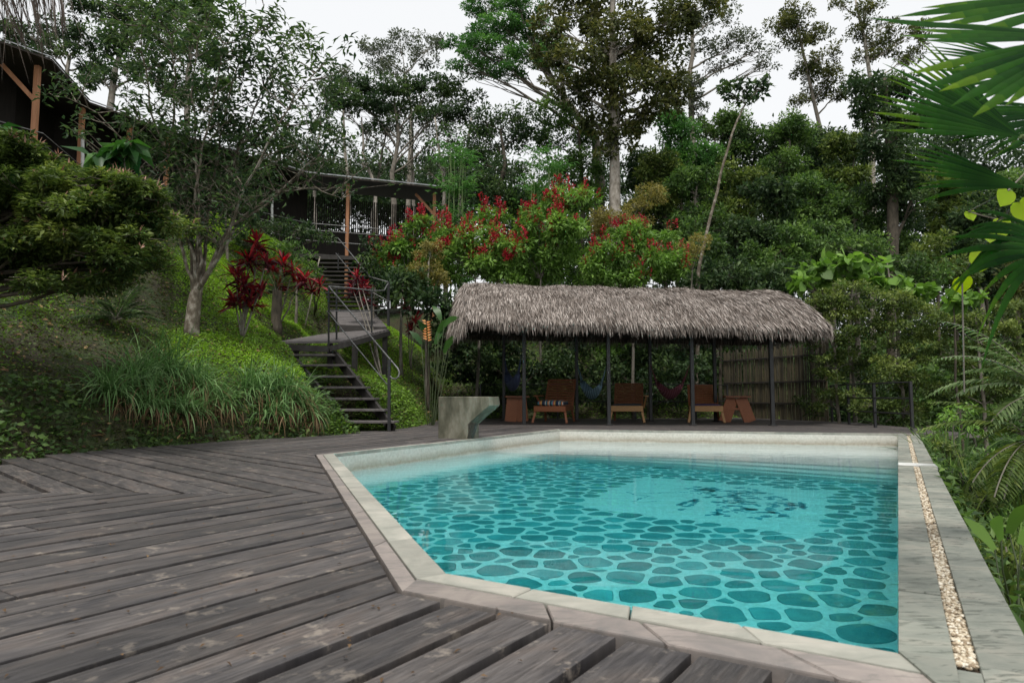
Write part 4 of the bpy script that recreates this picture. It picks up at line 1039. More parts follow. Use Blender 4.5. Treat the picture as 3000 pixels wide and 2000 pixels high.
def plant(name, cat, label, group, base, trunk, r0, blobs, mat, bark, size=.16, dens=1.0, flat=1.0, T=T_FAR, seed=0, clump=.30, aspect=.45,
          shell=.45, limbs=True, twigs=5, up=.35, droop=.2, depthf=.8, extra=None, tip=.35, D2=None, ts=.12, limbfrom=.35):
    """blobs: (u, v, r) or (u, v, rx, rz) in 2352-wide pixels at distance D2; trunk: list of such pixels top-down to the ground"""
    rs = np.random.RandomState(seed+100); Y = D2; size = size*.80 if size < .32 else size
    e = empty(name, base, label, cat, group)
    f = 1568.0
    arr = [[] for _ in range(6)]; mb = MB()
    tr = [np.array(base, float)-[0, 0, .3]]+[dat(u, v, Y) for u, v in trunk[::-1]] if trunk else []
    if tr:
        pts = [tr[0]]
        for a, b in zip(tr[:-1], tr[1:]): pts += wiggle(a, b, 4, .04, rs)[1:]
        k = len(pts); mb.tube(pts, [r0*(1-(1-tip)*i/(k-1)) for i in range(k)], 8)
    for bl in blobs:
        u, v = bl[0], bl[1]; rx = bl[2]/f*Y; rz = (bl[3] if len(bl) > 3 else bl[2]*.8)/f*Y; yo = rs.uniform(-.5, .5)*rx+(bl[4] if len(bl) > 4 else 0)
        C = dat(u, v, Y+yo); R = (rx, rx*depthf, rz)
        n = int(dens*DENS*9.0*(rx*rz)/(size*size*aspect)*.42)+20
        d = crown_data(C, R, n, size, rs, clump, flat, up, droop, shell, aspect=aspect, ts=ts)
        for q in range(6): arr[q].append(d[q])
        if limbs and tr:
            # limb leaves the trunk lower than the blob
            zt = [p[2] for p in pts]; want = C[2]-rx*limbfrom-np.linalg.norm(C[:2]-pts[-1][:2])*limbfrom
            i = int(np.argmin([abs(z-max(want, zt[0]+(zt[-1]-zt[0])*.3)) for z in zt])); i = max(i, 1)
            lp = wiggle(pts[i], C, 6, .10, rs); rl = max(r0*.42*(1-.5*i/len(pts)), .012)
            mb.tube(lp, [rl*(1-.75*q/6) for q in range(7)], 6, False)
            for c in d[6][rs.permutation(len(d[6]))[:twigs*3]]:
                s = lp[rs.randint(3, 7)]; mb.tube(wiggle(s, c, 3, .12, rs), [rl*.28, rl*.2, rl*.14, rl*.06+.003], 4, False)
    P, D, Nn, L, Wd, t = [np.concatenate(a) for a in arr]
    leaves('crown', P, D, Nn, L, Wd, t, mat, e, T)
    if mb.v: mb.build('trunk', bark, e, smooth=True)
    return e, P
def base_at(u, Y, dpx=True):
    x = ray(u*K, 900)[0]*Y/ray(u*K, 900)[1]; return np.array([x, Y, tz(x, Y)])
TREES = 'rainforest trees behind the garden'
# --- T1 big dark central tree
plant('canopy_tree', 'tree', 'tall dark vine covered tree with a pale lower trunk rising above the thatched roof', TREES, base_at(1414, 27), [(1404, -60), (1407, 60), (1406, 200), (1410, 330), (1412, 440)], .26,
      [(1330, 40, 85, 60), (1265, 60, 50, 40), (1420, 90, 90, 55), (1520, 60, 95, 60), (1600, 20, 75, 50), (1340, 150, 85, 50), (1440, 205, 100, 55), (1530, 170, 85, 50), (1370, 235, 70, 40), (1500, 245, 55, 35), (1408, 300, 55, 45), (1400, 345, 30, 20), (1400, -50, 140, 70), (1290, 190, 55, 30), (1560, 215, 40, 35), (1450, 280, 55, 34), (1370, 290, 50, 30), (1260, 120, 50, 34), (1480, 120, 70, 50), (1380, 110, 70, 50)],
      M['oliveleaf'], M['palebark'], size=.25, dens=1.25, seed=1, D2=27, clump=.26, T=T_LEAF, aspect=.48, ts=.16)
# --- T2 feathery bright tree with spreading limbs
plant('feathery_tree', 'tree', 'bright green feathery umbrella tree leaning left behind the dark central tree', TREES, base_at(1375, 31), [(1240, 140), (1300, 230), (1368, 320), (1378, 420)], .30,
      [(1100, 15, 55, 26), (1190, 10, 70, 28), (1130, 62, 75, 26), (1215, 70, 60, 24), (1060, 100, 45, 18), (1120, 118, 85, 24), (1210, 125, 70, 22), (1075, 150, 60, 16), (1160, 165, 70, 16), (1250, 95, 50, 26), (1285, 150, 50, 22), (1180, -40, 80, 30)],
      M['brightleaf'], M['bark'], size=.20, dens=2.0, flat=.45, seed=2, D2=31, clump=.22, aspect=.35, limbfrom=.75)
# --- T3 ashy airy crown
plant('ash_leaf_tree', 'tree', 'sparse grey green tree with a round airy crown above the flat topped tree', TREES, base_at(935, 37), [(930, 170), (945, 260), (940, 400)], .16,
      [(870, 130, 45, 35), (920, 100, 55, 30), (975, 120, 50, 38), (1005, 95, 25, 20), (845, 110, 28, 20), (900, 165, 55, 20)], M['ashleaf'], M['palebark'], size=.22, dens=.75, seed=3, D2=37, clump=.22, aspect=.4)
plant('ash_leaf_tree', 'tree', 'small sparse grey green treetop at the left end of the flat topped trees', TREES, base_at(780, 38), [(785, 190), (790, 300), (800, 420)], .13,
      [(785, 175, 40, 28), (755, 205, 30, 22), (815, 200, 30, 20)], M['ashleaf'], M['palebark'], size=.22, dens=.9, seed=4, D2=38, clump=.25)
# --- T4 flat topped dark trees
plant('flat_topped_tree', 'tree', 'dark flat topped tree with layered foliage and thin trunks above the far roof', TREES, base_at(905, 32), [(905, 230), (915, 320), (900, 400), (905, 470)], .17,
      [(800, 212, 70, 22), (860, 195, 75, 20), (930, 205, 75, 22), (840, 245, 90, 22), (930, 245, 95, 24), (1010, 190, 60, 20), (1040, 225, 70, 22), (1000, 265, 80, 20), (760, 240, 45, 18), (870, 285, 60, 14), (1060, 265, 45, 16)],
      M['darkleaf'], M['bark'], size=.21, dens=1.7, flat=.5, seed=5, D2=32, clump=.22, limbfrom=.7)
for k, (us, Y) in enumerate((((835, 300), (850, 360), (862, 470)), 33.0), ) if False else []: pass
THIN = [(822, 862, 31.5), (955, 948, 33), (1010, 1022, 30.5), (885, 866, 34.5), (740, 722, 33.5), (1075, 1060, 31)]
for k, (u0, u1, Y) in enumerate(THIN):
    plant('slender_tree', 'tree', ['slim pale stem tree rising behind the far roof, leftmost of the bare stems', 'slim tree with a reddish trunk behind the middle of the far roof', 'slim tree behind the right end of the far metal roof', 'crooked slim tree between the pale stems behind the far roof', 'slim tree seen through the grey shrub left of the far roof', 'slim tree beside the bamboo clump behind the house'][k], TREES, base_at(u1, Y),
          [(u0+RS.uniform(-12, 12), 270), (u0*.5+u1*.5+RS.uniform(-10, 10), 350), (u1, 430)], .10,
          [(u0-22, 330, 32, 12), (u0+25, 300, 36, 14), (u0+8, 370, 40, 14), (u0-30, 390, 30, 14)], M['darkleaf'], M['palebark'], size=.2, dens=.9, seed=20+k, D2=Y, clump=.3, limbfrom=.9)
# --- T5 mid dark trees
plant('dark_tree', 'tree', 'dark leafy tree standing between the flat topped tree and the bamboo clump', TREES, base_at(1150, 29), [(1150, 300), (1160, 380), (1140, 450)], .14,
      [(1110, 280, 55, 30), (1180, 265, 55, 28), (1130, 325, 70, 26), (1200, 315, 55, 30), (1090, 360, 45, 25), (1160, 390, 55, 25), (1080, 420, 50, 30), (1150, 450, 60, 35)], M['darkleaf'], M['darkbark'], size=.20, dens=1.3, seed=30, D2=29)
plant('dark_tree', 'tree', 'dark leafy tree directly left of the pale trunk behind the flowering shrubs', TREES, base_at(1330, 30), [(1330, 300), (1335, 380), (1340, 470)], .15,
      [(1320, 300, 60, 40), (1270, 260, 45, 40), (1350, 370, 55, 40), (1300, 400, 50, 40), (1350, 440, 50, 35), (1260, 330, 45, 30)], M['midleaf'], M['darkbark'], size=.20, dens=1.4, seed=31, D2=30)
# --- T6 airy branches right of the big tree
plant('airy_tree', 'tree', 'light green airy tree with a long drooping limb right of the big central tree', TREES, base_at(1600, 33), [(1590, 20), (1585, 160), (1590, 300)], .20,
      [(1640, 40, 60, 30), (1700, 90, 55, 26), (1620, 110, 55, 30), (1660, 150, 50, 16), (1740, 120, 45, 12), (1760, 150, 40, 10), (1590, 190, 35, 35), (1600, 240, 30, 30)], M['ashleaf'], M['bark'], size=.2, dens=.75, seed=33, D2=33, clump=.2)
# --- T7 slim leaning tree with a parasol crown
e7, _ = plant('parasol_tree', 'tree', 'slim pale tree leaning right with a small parasol crown against the sky', TREES, base_at(1597, 21.5), [(1712, 240), (1690, 285), (1655, 400), (1622, 540), (1604, 625)], .065,
      [(1665, 205, 26, 13), (1700, 195, 30, 14), (1738, 205, 30, 18), (1755, 190, 18, 12), (1712, 228, 24, 10), (1680, 222, 20, 8)], M['darkleaf'], M['mottledbark'], size=.26, dens=1.1, seed=34, D2=21.5, clump=.3, T=T_LEAF, aspect=.55, tip=.4, limbfrom=.3)
# --- T8, T9
plant('tall_slim_tree', 'tree', 'tall slender tree with a dense feathery crown left of the palm fans', TREES, base_at(1915, 35), [(1832, 60), (1862, 200), (1890, 330), (1920, 430)], .17,
      [(1800, 60, 45, 24), (1840, 30, 48, 30), (1875, 75, 45, 24), (1830, 95, 45, 18), (1880, 135, 50, 25), (1850, 165, 38, 22), (1905, 175, 42, 25), (1870, 215, 45, 20), (1925, 215, 25, 18), (1830, 232, 30, 8)], M['oliveleaf'], M['bark'], size=.19, dens=1.35, seed=35, D2=35, clump=.22)
plant('tall_slim_tree', 'tree', 'tall slender tree with a pale stem nearest the left tips of the palm fans', TREES, base_at(2000, 35), [(1965, 0), (1985, 90), (2002, 190), (2005, 420)], .16,
      [(1930, 8, 30, 14), (1985, 30, 40, 30), (1975, 75, 35, 22), (2010, 95, 38, 25), (2050, 110, 35, 25), (2040, 60, 30, 20), (1990, 130, 35, 20), (2090, 130, 40, 25), (2110, 70, 40, 30)], M['oliveleaf'], M['palebark'], size=.19, dens=1.0, seed=36, D2=35, clump=.22)
# --- T10 vine column
plant('vine_column_tree', 'tree', 'dark tree wrapped in hanging vines behind the palm fans', TREES, base_at(2040, 25), [(2030, 180), (2040, 300), (2050, 440)], .25,
      [(2000, 190, 55, 35), (2060, 200, 50, 40), (2020, 260, 65, 40), (2080, 290, 60, 40), (2030, 330, 65, 45), (2080, 380, 55, 45), (2030, 430, 60, 50), (1985, 240, 40, 30), (2095, 460, 60, 50), (2130, 250, 40, 40)], M['darkleaf'], M['darkbark'], size=.22, dens=1.7, seed=37, D2=25, T=T_LEAF)
# --- T11 forest ridge behind
ridge_trees = [(1565, 300, 31, 'brightleaf'), (1640, 305, 34, 'midleaf'), (1735, 325, 34, 'darkleaf'), (1815, 305, 32, 'midleaf'), (1895, 330, 34, 'darkleaf'), (1960, 350, 31, 'hedgeleaf'),
               (1530, 400, 28, 'hedgeleaf'), (1600, 430, 27, 'midleaf'), (1700, 420, 28, 'hedgeleaf'), (1780, 450, 26, 'darkleaf'), (1870, 440, 27, 'midleaf'), (1960, 470, 26, 'midleaf'), (2180, 420, 30, 'hedgeleaf'), (2250, 480, 28, 'darkleaf'), (2330, 440, 30, 'midleaf'),
               (1480, 400, 31, 'darkleaf'), (1240, 450, 29, 'midleaf')]
desc = ['rounded bright green treetop on the ridge right of the big tree', 'mid green bushy tree on the ridge left of the leaning parasol tree', 'dark bushy tree on the ridge behind the parasol crown', 'mid green bushy tree on the ridge between the parasol tree and the slender tree', 'dark bushy tree on the ridge under the tall slender tree', 'yellowish green bushy tree on the ridge left of the vine wrapped tree',
        'yellowish green tree directly right of the pale central trunk', 'mid green tree below the ridge left of the leaning pale stem', 'yellowish green tree behind the leaning pale stem', 'dark tree just right of the leaning pale stem', 'mid green tree below the tall slender tree', 'mid green tree in front of the vine wrapped tree', 'yellowish green tree seen under the palm fans', 'dark tree lowest under the palm fans', 'mid green tree at the right edge of the forest',
        'dark tree hidden behind the pale central trunk', 'mid green tree behind the top of the red flowering shrubs']
for k, (u, v, Y, mt) in enumerate(ridge_trees):
    rr = np.random.RandomState(60+k); bl = [(u+rr.uniform(-45, 45), v+rr.uniform(-25, 25), rr.uniform(34, 50), rr.uniform(24, 34)) for _ in range(5)]+[(u+rr.uniform(-50, 50), v+rr.uniform(50, 130), rr.uniform(40, 60), rr.uniform(30, 42)) for _ in range(5)]
    plant('forest_tree', 'tree', desc[k], TREES, base_at(u+rr.uniform(-10, 10), Y), [(u, v), (u+rr.uniform(-8, 8), v+80), (u, v+170)], .11, bl, M[mt], M['bark'] if k % 2 else M['darkbark'], size=.21 if mt != 'darkleaf' else .25, dens=1.35, seed=60+k, D2=Y, T=T_LEAF if k % 2 else T_FAR, ts=.2)
# lower jungle row, right half
low = [(1600, 560, 24, 'midleaf'), (1690, 540, 25, 'darkleaf'), (1780, 570, 24, 'midleaf'), (1860, 560, 25, 'midleaf'), (1950, 580, 25, 'darkleaf'), (2050, 580, 26, 'midleaf'), (2150, 580, 24, 'hedgeleaf'), (2260, 590, 25, 'darkleaf'), (2350, 640, 22, 'oliveleaf'), (1650, 640, 22, 'darkleaf'), (1760, 650, 22, 'darkleaf')]
ld = ['mid green undergrowth shrub at the foot of the leaning pale stem', 'dark undergrowth shrub right of the leaning pale stem', 'mid green undergrowth shrub above the right half of the thatch', 'mid green undergrowth shrub above the right end of the thatch', 'dark undergrowth shrub behind the big round leaved shrub', 'mid green undergrowth shrub above the fine leaved hedge', 'yellowish green undergrowth shrub beside the low palm leaves', 'dark undergrowth shrub below the palm fans', 'olive undergrowth shrub at the right edge of the forest', 'dark shrub just above the thatch ridge beside the leaning stem', 'dark shrub just above the thatch ridge near its right end']
for k, (u, v, Y, mt) in enumerate(low):
    rr = np.random.RandomState(160+k); bl = [(u+rr.uniform(-55, 55), v+rr.uniform(-35, 70), rr.uniform(32, 52), rr.uniform(20, 34)) for _ in range(9)]
    plant('jungle_shrub', 'shrub', ld[k], 'undergrowth shrubs at the forest edge', base_at(u, Y), [(u, v+20), (u+5, v+90)], .07, bl, M[mt], M['darkbark'], size=.20, dens=1.35, seed=160+k, D2=Y, T=T_LEAF, ts=.15)
# --- far wood closing the view behind everything
rs = np.random.RandomState(77); arr = [[] for _ in range(6)]
for u in np.linspace(-150, 2500, 110):
    Y = rs.uniform(42, 52); vtop = np.interp(u, [-200, 500, 800, 1200, 1550, 2500], [330, 400, 400, 390, 340, 300]); 
    for q in range(9 if u > 1150 else 4):
        v = rs.uniform(vtop, 900 if u > 1150 else 500); C = dat(u+rs.uniform(-25, 25), v, Y); d = crown_data(C, (2.2, 2.0, 1.9), 420, .34, rs, .3)
        for j in range(6): arr[j].append(d[j])
P, D, Nn, L, Wd, t = [np.concatenate(a) for a in arr]
o = leaves('distant_wood', P, D, Nn, L, Wd, t-.1, M['darkleaf'], None, T_FAR); tag(o, 'distant dark wood seen between the nearer trunks', kind='stuff')

# --- left background trees over the house roof
lb = [('dark leafy tree above the left house roof, nearest the hanging thatch', 130, 28, [(60, 90, 60, 30), (130, 110, 60, 30), (190, 80, 50, 35), (120, 60, 50, 25), (215, 150, 50, 40), (30, 70, 40, 25)], [(160, 130), (150, 250), (150, 330)]),
      ('dark tree with pale forked stems above the house roof', 250, 27, [(200, 20, 60, 30), (270, 30, 60, 35), (330, 40, 60, 40), (300, 95, 70, 40), (240, 100, 50, 40), (380, 20, 50, 40), (230, 180, 50, 30), (330, 170, 60, 30)], [(290, 60), (262, 180), (245, 300)]),
      ('dark tree behind the top of the grey stemmed garden tree', 420, 29, [(420, 10, 60, 30), (470, 30, 50, 35), (400, 90, 60, 40), (460, 120, 60, 45), (500, 200, 50, 40), (420, 200, 60, 40), (480, -20, 60, 30)], [(440, 60), (430, 200), (430, 360)]),
      ('dark tree filling the gap left of the far metal roof', 620, 31, [(640, 330, 50, 25), (700, 350, 45, 22), (560, 330, 50, 30), (600, 380, 60, 25), (680, 385, 60, 18)], [(640, 330), (640, 420)])]
for k, (lab, u, Y, bl, tr_) in enumerate(lb):
    plant('background_tree', 'tree', lab, TREES, base_at(u, Y), tr_, .2, bl, M['darkleaf'] if k != 2 else M['midleaf'], M['palebark'], size=.22, dens=1.25, seed=90+k, D2=Y, T=T_LEAF if k < 3 else T_FAR, clump=.24)

# --- bamboo like clump
rs = np.random.RandomState(41)
def bamboo(u, Y, v0, v1, wpx, label, seed):
    rs = np.random.RandomState(seed); b = base_at(u, Y); e = empty('bamboo_clump', b, label, 'bamboo'); mb = MB(); P = []; D = []
    for k in range(14):
        top = dat(u+rs.uniform(-wpx, wpx), v0+rs.uniform(0, 50), Y+rs.uniform(-.5, .5)); bb = b+[rs.uniform(-.5, .5), rs.uniform(-.4, .4), -.1]
        pts = wiggle(bb, top, 7, .03, rs); mb.tube(pts, [.022-.0022*i for i in range(8)], 5)
        for i in range(2, 8):
            for q in range(8):
                p = pts[i]+rs.normal(0, .05, 3); az = rs.uniform(0, 6.28); L = rs.uniform(.3, .7)
                for m_ in range(6): P.append(p+np.array([math.cos(az), math.sin(az), .35])*L*rs.uniform(.2, 1)); D.append([math.cos(az)+rs.normal(0, .5), math.sin(az)+rs.normal(0, .5), -.1+rs.normal(0, .4)])
    P = np.array(P); D = np.array(D); n = len(P); leaves('foliage', P, D, unit(rnd(n)*.5+[0, 0, 1]), rs.uniform(.14, .26, n), .045, rs.normal(.55, .15, n), M['brightleaf'], e, T_LEAF); mb.build('cane', simple('green_cane', (.20, .28, .10), rough=.5), e)
bamboo(1048, 23, 335, 480, 26, 'light green feathery bamboo clump right of the far roof', 1)
bamboo(1245, 25, 345, 480, 40, 'green bamboo clump behind the red flowering shrubs', 2)

# --- red flowering shrubs behind the pavilion
FS = 'red flowering shrubs on the bank behind the pavilion'
fl = [('leafy shrub with red flower spikes nearest the far house', 19.0, [(880, 590, 40, 28), (930, 560, 45, 30), (960, 520, 35, 25), (900, 630, 45, 30), (960, 600, 45, 34)], 'limeleaf'),
      ('shrub thick with red flower spikes behind the left half of the thatch', 19.5, [(1030, 560, 55, 34), (1100, 545, 50, 34), (1060, 600, 60, 36), (1130, 590, 55, 36), (1010, 620, 45, 34), (1140, 640, 60, 30), (1170, 580, 50, 30)], 'limeleaf'),
      ('tallest shrub with red flower spikes, above the middle of the thatch', 20.5, [(1290, 470, 50, 30), (1330, 460, 45, 26), (1240, 520, 60, 36), (1300, 530, 60, 38), (1210, 570, 60, 36), (1290, 600, 70, 38), (1210, 630, 60, 30), (1130, 500, 40, 20), (1180, 600, 50, 40)], 'limeleaf'),
      ('bright leafy shrub with scattered red flower spikes above the right half of the thatch', 20.0, [(1440, 540, 55, 36), (1500, 560, 50, 34), (1400, 590, 60, 38), (1480, 610, 60, 38), (1380, 630, 60, 30), (1545, 610, 35, 30), (1430, 650, 60, 24)], 'limeleaf')]
FPOS = []
for k, (lab, Y, bl, mt) in enumerate(fl):
    uc = sum(b[0] for b in bl)/len(bl); e, P = plant('flowering_shrub', 'shrub', lab, FS, base_at(uc, Y), [(uc, 640)], .06, bl, M[mt], M['twig'], size=.19, dens=2.2, seed=200+k, D2=Y, T=T_LEAF, aspect=.42, ts=.17)
    rs = np.random.RandomState(210+k); 
    # keep outer leaves facing the camera or the sky for the flower spikes
    cand = P[rs.permutation(len(P))[:6000]]; hb = [bl_[0] for bl_ in bl]
    sc_ = cand[:, 2]*.55-cand[:, 1]*1.0+rs.normal(0, .35, len(cand))
    cand = cand[np.argsort(-sc_)][:2200]; nf = [40, 95, 110, 60][k]; cand = cand[rs.permutation(len(cand))[:nf]]
    if k == 0:
        SPK = []
        for q_ in range(6):
            nb = rs.randint(18, 30); h = rs.uniform(.18, .34); FP = []; FD = []
            for q in range(nb):
                f_ = q/nb; az = rs.uniform(0, 6.28); w = .08*(1-f_*.75); FP.append(np.array([math.cos(az)*w*.5, math.sin(az)*w*.5, h*f_])); FD.append([math.cos(az), math.sin(az), .6])
            n = nb; o_ = leaves('flower_spike', np.array(FP), np.array(FD), unit(rnd(n)+[0, 0, .6]), rs.uniform(.05, .085, n), .04, rs.normal(.5, .2, n), M['redflower'], None, T_LEAF); SPK.append(o_.data); bpy.data.objects.remove(o_)
    for c in cand[:98]:
        o_ = bpy.data.objects.new('flower_spike', SPK[rs.randint(6)]); COL.objects.link(o_); o_.parent = e; o_.location = Vector(c+np.array([0, -.12, .12]))-e.location; o_.rotation_euler = (rs.uniform(-.25, .25), rs.uniform(-.25, .25), rs.uniform(0, 6)); o_.scale = [rs.uniform(.8, 1.3)]*3
plant('golden_shrub', 'shrub', 'yellow brown fine leaved shrub beside the pale central trunk', None, base_at(1450, 21.5), [(1450, 520)], .06, [(1400, 500, 50, 26), (1450, 515, 45, 28), (1360, 520, 40, 24), (1500, 445, 45, 18), (1470, 470, 35, 16)], M['yellowleaf'], M['twig'], size=.10, dens=1.1, seed=220, D2=21.5, T=T_FAR)
plant('golden_shrub', 'shrub', 'small yellow brown shrub at the foot of the leaning pale stem', None, base_at(1590, 20.5), [(1590, 620)], .05, [(1590, 575, 35, 22), (1570, 600, 30, 22), (1610, 545, 25, 14)], M['yellowleaf'], M['twig'], size=.10, dens=1.0, seed=221, D2=20.5, T=T_FAR)
plant('golden_shrub', 'shrub', 'pale yellow green shrub in the left flowering row behind the stairs', None, base_at(985, 18.3), [(985, 600)], .05, [(990, 580, 35, 30), (975, 620, 40, 26), (1010, 640, 30, 22)], M['yellowleaf'], M['twig'], size=.10, dens=1.0, seed=222, D2=18.3, T=T_FAR)

# dark undergrowth behind and beside the pavilion
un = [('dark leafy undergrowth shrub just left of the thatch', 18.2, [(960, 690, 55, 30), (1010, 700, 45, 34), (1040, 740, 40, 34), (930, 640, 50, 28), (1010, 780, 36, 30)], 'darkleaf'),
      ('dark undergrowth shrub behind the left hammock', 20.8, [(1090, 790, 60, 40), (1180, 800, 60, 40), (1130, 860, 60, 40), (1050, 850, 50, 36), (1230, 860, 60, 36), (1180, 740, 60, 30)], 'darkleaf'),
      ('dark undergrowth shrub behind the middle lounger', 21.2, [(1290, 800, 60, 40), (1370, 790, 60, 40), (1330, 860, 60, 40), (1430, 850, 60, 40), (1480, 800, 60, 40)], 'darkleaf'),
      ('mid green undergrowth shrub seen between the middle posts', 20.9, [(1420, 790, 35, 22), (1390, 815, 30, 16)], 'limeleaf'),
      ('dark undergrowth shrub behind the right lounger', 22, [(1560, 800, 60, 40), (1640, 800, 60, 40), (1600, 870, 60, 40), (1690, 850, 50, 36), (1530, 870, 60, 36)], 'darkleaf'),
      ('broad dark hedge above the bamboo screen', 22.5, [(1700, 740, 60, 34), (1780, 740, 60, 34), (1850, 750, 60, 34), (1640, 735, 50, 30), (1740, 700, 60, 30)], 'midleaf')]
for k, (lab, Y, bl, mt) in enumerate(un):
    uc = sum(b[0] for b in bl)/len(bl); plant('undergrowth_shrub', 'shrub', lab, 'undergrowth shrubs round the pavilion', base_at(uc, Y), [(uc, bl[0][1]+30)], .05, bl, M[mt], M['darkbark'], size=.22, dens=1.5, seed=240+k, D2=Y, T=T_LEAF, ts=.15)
# --- fine leaved hedge right of the pavilion
hg = [('tall fine leaved hedge just right of the thatch end', 16.5, [(1900, 700, 50, 34), (1960, 680, 60, 34), (1930, 760, 60, 42), (1990, 740, 60, 40), (1870, 760, 40, 36), (1950, 830, 60, 40), (1900, 840, 45, 40), (1880, 690, 30, 20), (1900, 920, 60, 40)]),
      ('fine leaved hedge behind the low black railing', 15.8, [(2050, 690, 55, 34), (2100, 720, 55, 38), (2040, 770, 60, 42), (2110, 800, 60, 42), (2040, 860, 60, 42), (2110, 880, 55, 42), (2000, 930, 60, 40), (2080, 950, 60, 36)]),
      ('fine leaved hedge at the right edge above the fern', 15.0, [(2170, 740, 55, 34), (2230, 740, 50, 36), (2180, 810, 60, 42), (2250, 820, 60, 42), (2320, 780, 55, 50), (2180, 890, 60, 42), (2260, 900, 55, 40), (2340, 860, 50, 50), (2330, 720, 50, 36)])]
for k, (lab, Y, bl) in enumerate(hg):
    uc = sum(b[0] for b in bl)/len(bl); plant('fine_leaved_hedge', 'hedge', lab, 'fine leaved hedge plants right of the pavilion', base_at(uc, Y+.3), [(uc-10, 720), (uc, 850)], .05, bl, M['hedgeleaf'], M['bark'], size=.10, dens=1.1, seed=260+k, D2=Y, T=T_LEAF, clump=.3, flat=.6, ts=.17, twigs=7)
plant('round_leaved_shrub', 'shrub', 'shrub of big round bright green leaves rising over the hedge right of the thatch', None, base_at(1960, 17.4), [(1960, 640), (1950, 800)], .06, [(1880, 615, 55, 18), (1930, 600, 45, 16), (1990, 615, 55, 18), (2040, 650, 50, 16), (1840, 650, 40, 14), (2100, 665, 50, 16), (1900, 640, 50, 14), (2000, 650, 40, 12)],
      M['limeleaf'], M['twig'], size=.27, dens=1.5, seed=270, D2=17.2, T=T_HEART, aspect=.95, clump=.25, up=-.2, ts=.16)
plant('round_leaved_shrub', 'shrub', 'small round leaved plant beside the yellow leaves at the right', None, base_at(2200, 14.5), [(2190, 700), (2195, 800)], .03, [(2200, 690, 30, 16), (2235, 680, 22, 12)], M['limeleaf'], M['darkbark'], size=.22, dens=1.2, seed=271, D2=14.2, T=T_HEART, aspect=.95, up=-.2)

# ================================================================== LEFT GARDEN
# --- grey stemmed tall garden shrub tree
gb = thit(440, 768); GY = gb[1]; print('garden tree base', gb)
rs = np.random.RandomState(300)
gt = empty('garden_tree', gb, 'many stemmed garden tree with lichen grey bark and airy glossy leaves on the slope', 'tree')
mb = MB(); stems = []
main = [gb-[0, 0, .3], dat(441, 745, GY), dat(447, 690, GY), dat(462, 655, GY)]
mb.tube([main[0], main[1], main[2], dat(452, 668, GY), dat(460, 640, GY), dat(468, 600, GY)], [.16, .13, .115, .10, .08, .045], 10)
fork = dat(449, 676, GY)
S_ = [((438, 600), (420, 500), (395, 380), (345, 250), (330, 120), (325, 30)), ((450, 600), (470, 480), (500, 380), (520, 260), (560, 120), (590, 60)), ((480, 620), (520, 540), (560, 430), (620, 330), (680, 220), (720, 170)),
      ((430, 620), (400, 470), (330, 415), (290, 330), (230, 260), (160, 225)), ((465, 600), (455, 480), (450, 350), (440, 220), (455, 90), (470, 50)), ((445, 590), (410, 500), (300, 425), (270, 380)), ((500, 590), (560, 500), (640, 440), (720, 430), (790, 455)),
      ((455, 560), (480, 430), (560, 330), (640, 290), (720, 280), (760, 300)), ((440, 560), (430, 420), (400, 300), (400, 180), (385, 80)), ((470, 580), (500, 450), (540, 350), (600, 200), (640, 110)), ((450, 570), (450, 430), (480, 300), (500, 180), (510, 100)), ((490, 600), (530, 520), (610, 470), (680, 400), (740, 350))]
LPs = []
for k, s in enumerate(S_):
    yo = rs.uniform(-1.0, 1.0); pts = [fork+rs.normal(0, .03, 3)]
    n_s = len(s)
    for i, (u, v) in enumerate(s): pts += wiggle(pts[-1], dat(u+rs.uniform(-6, 6), v, GY+yo*(i+1)/n_s), 3, .07, rs)[1:]
    r0_ = rs.uniform(.03, .045); m_ = len(pts); mb.tube(pts, [r0_*(1-.85*i/(m_-1)) for i in range(m_)], 6)
    for q in range(34):
        i = rs.randint(4, m_); p = pts[i]; az = rs.uniform(0, 6.28); L = rs.uniform(.35, 1.15); e_ = p+np.array([math.cos(az)*.8, math.sin(az)*.7, rs.uniform(.1, .9)])*L
        tw = wiggle(p, e_, 4, .10, rs); mb.tube(tw, [.011, .009, .007, .005, .003], 4, False)
        for h in range(rs.randint(9, 22)): LPs.append(tw[rs.randint(2, 5)]+rs.normal(0, .07, 3))
        if rs.rand() < .5:
            e2 = tw[2]+rs.normal(0, .35, 3)+[0, 0, .2]; mb.tube([tw[2], e2], .004, 3, False)
            for h in range(12): LPs.append(e2+rs.normal(0, .07, 3))
mb.build('trunk', M['mottledbark'], gt, smooth=True)
P = np.array(LPs); P = P[(P[:, 2] > 5.0) | (rs.rand(len(P)) < .35)]; P = P[rs.rand(len(P)) < .78]; n = len(P)
P = np.repeat(P, 2, 0)+rs.normal(0, .05, (2*n, 3)); n = len(P)
D = unit(rs.normal(0, 1, (n, 3))*[1, 1, .5]+[0, 0, -.05]); leaves('crown', P, D, unit(rs.normal(0, .5, (n, 3))+[0, 0, 1]), rs.uniform(.08, .19, n)*(1+.25*(P[:, 2] > 6.5)), rs.uniform(.035, .065, n), rs.normal(.5, .2, n)+.22*(P[:, 2] > 7), M['darkleaf'], gt, T_LEAF)
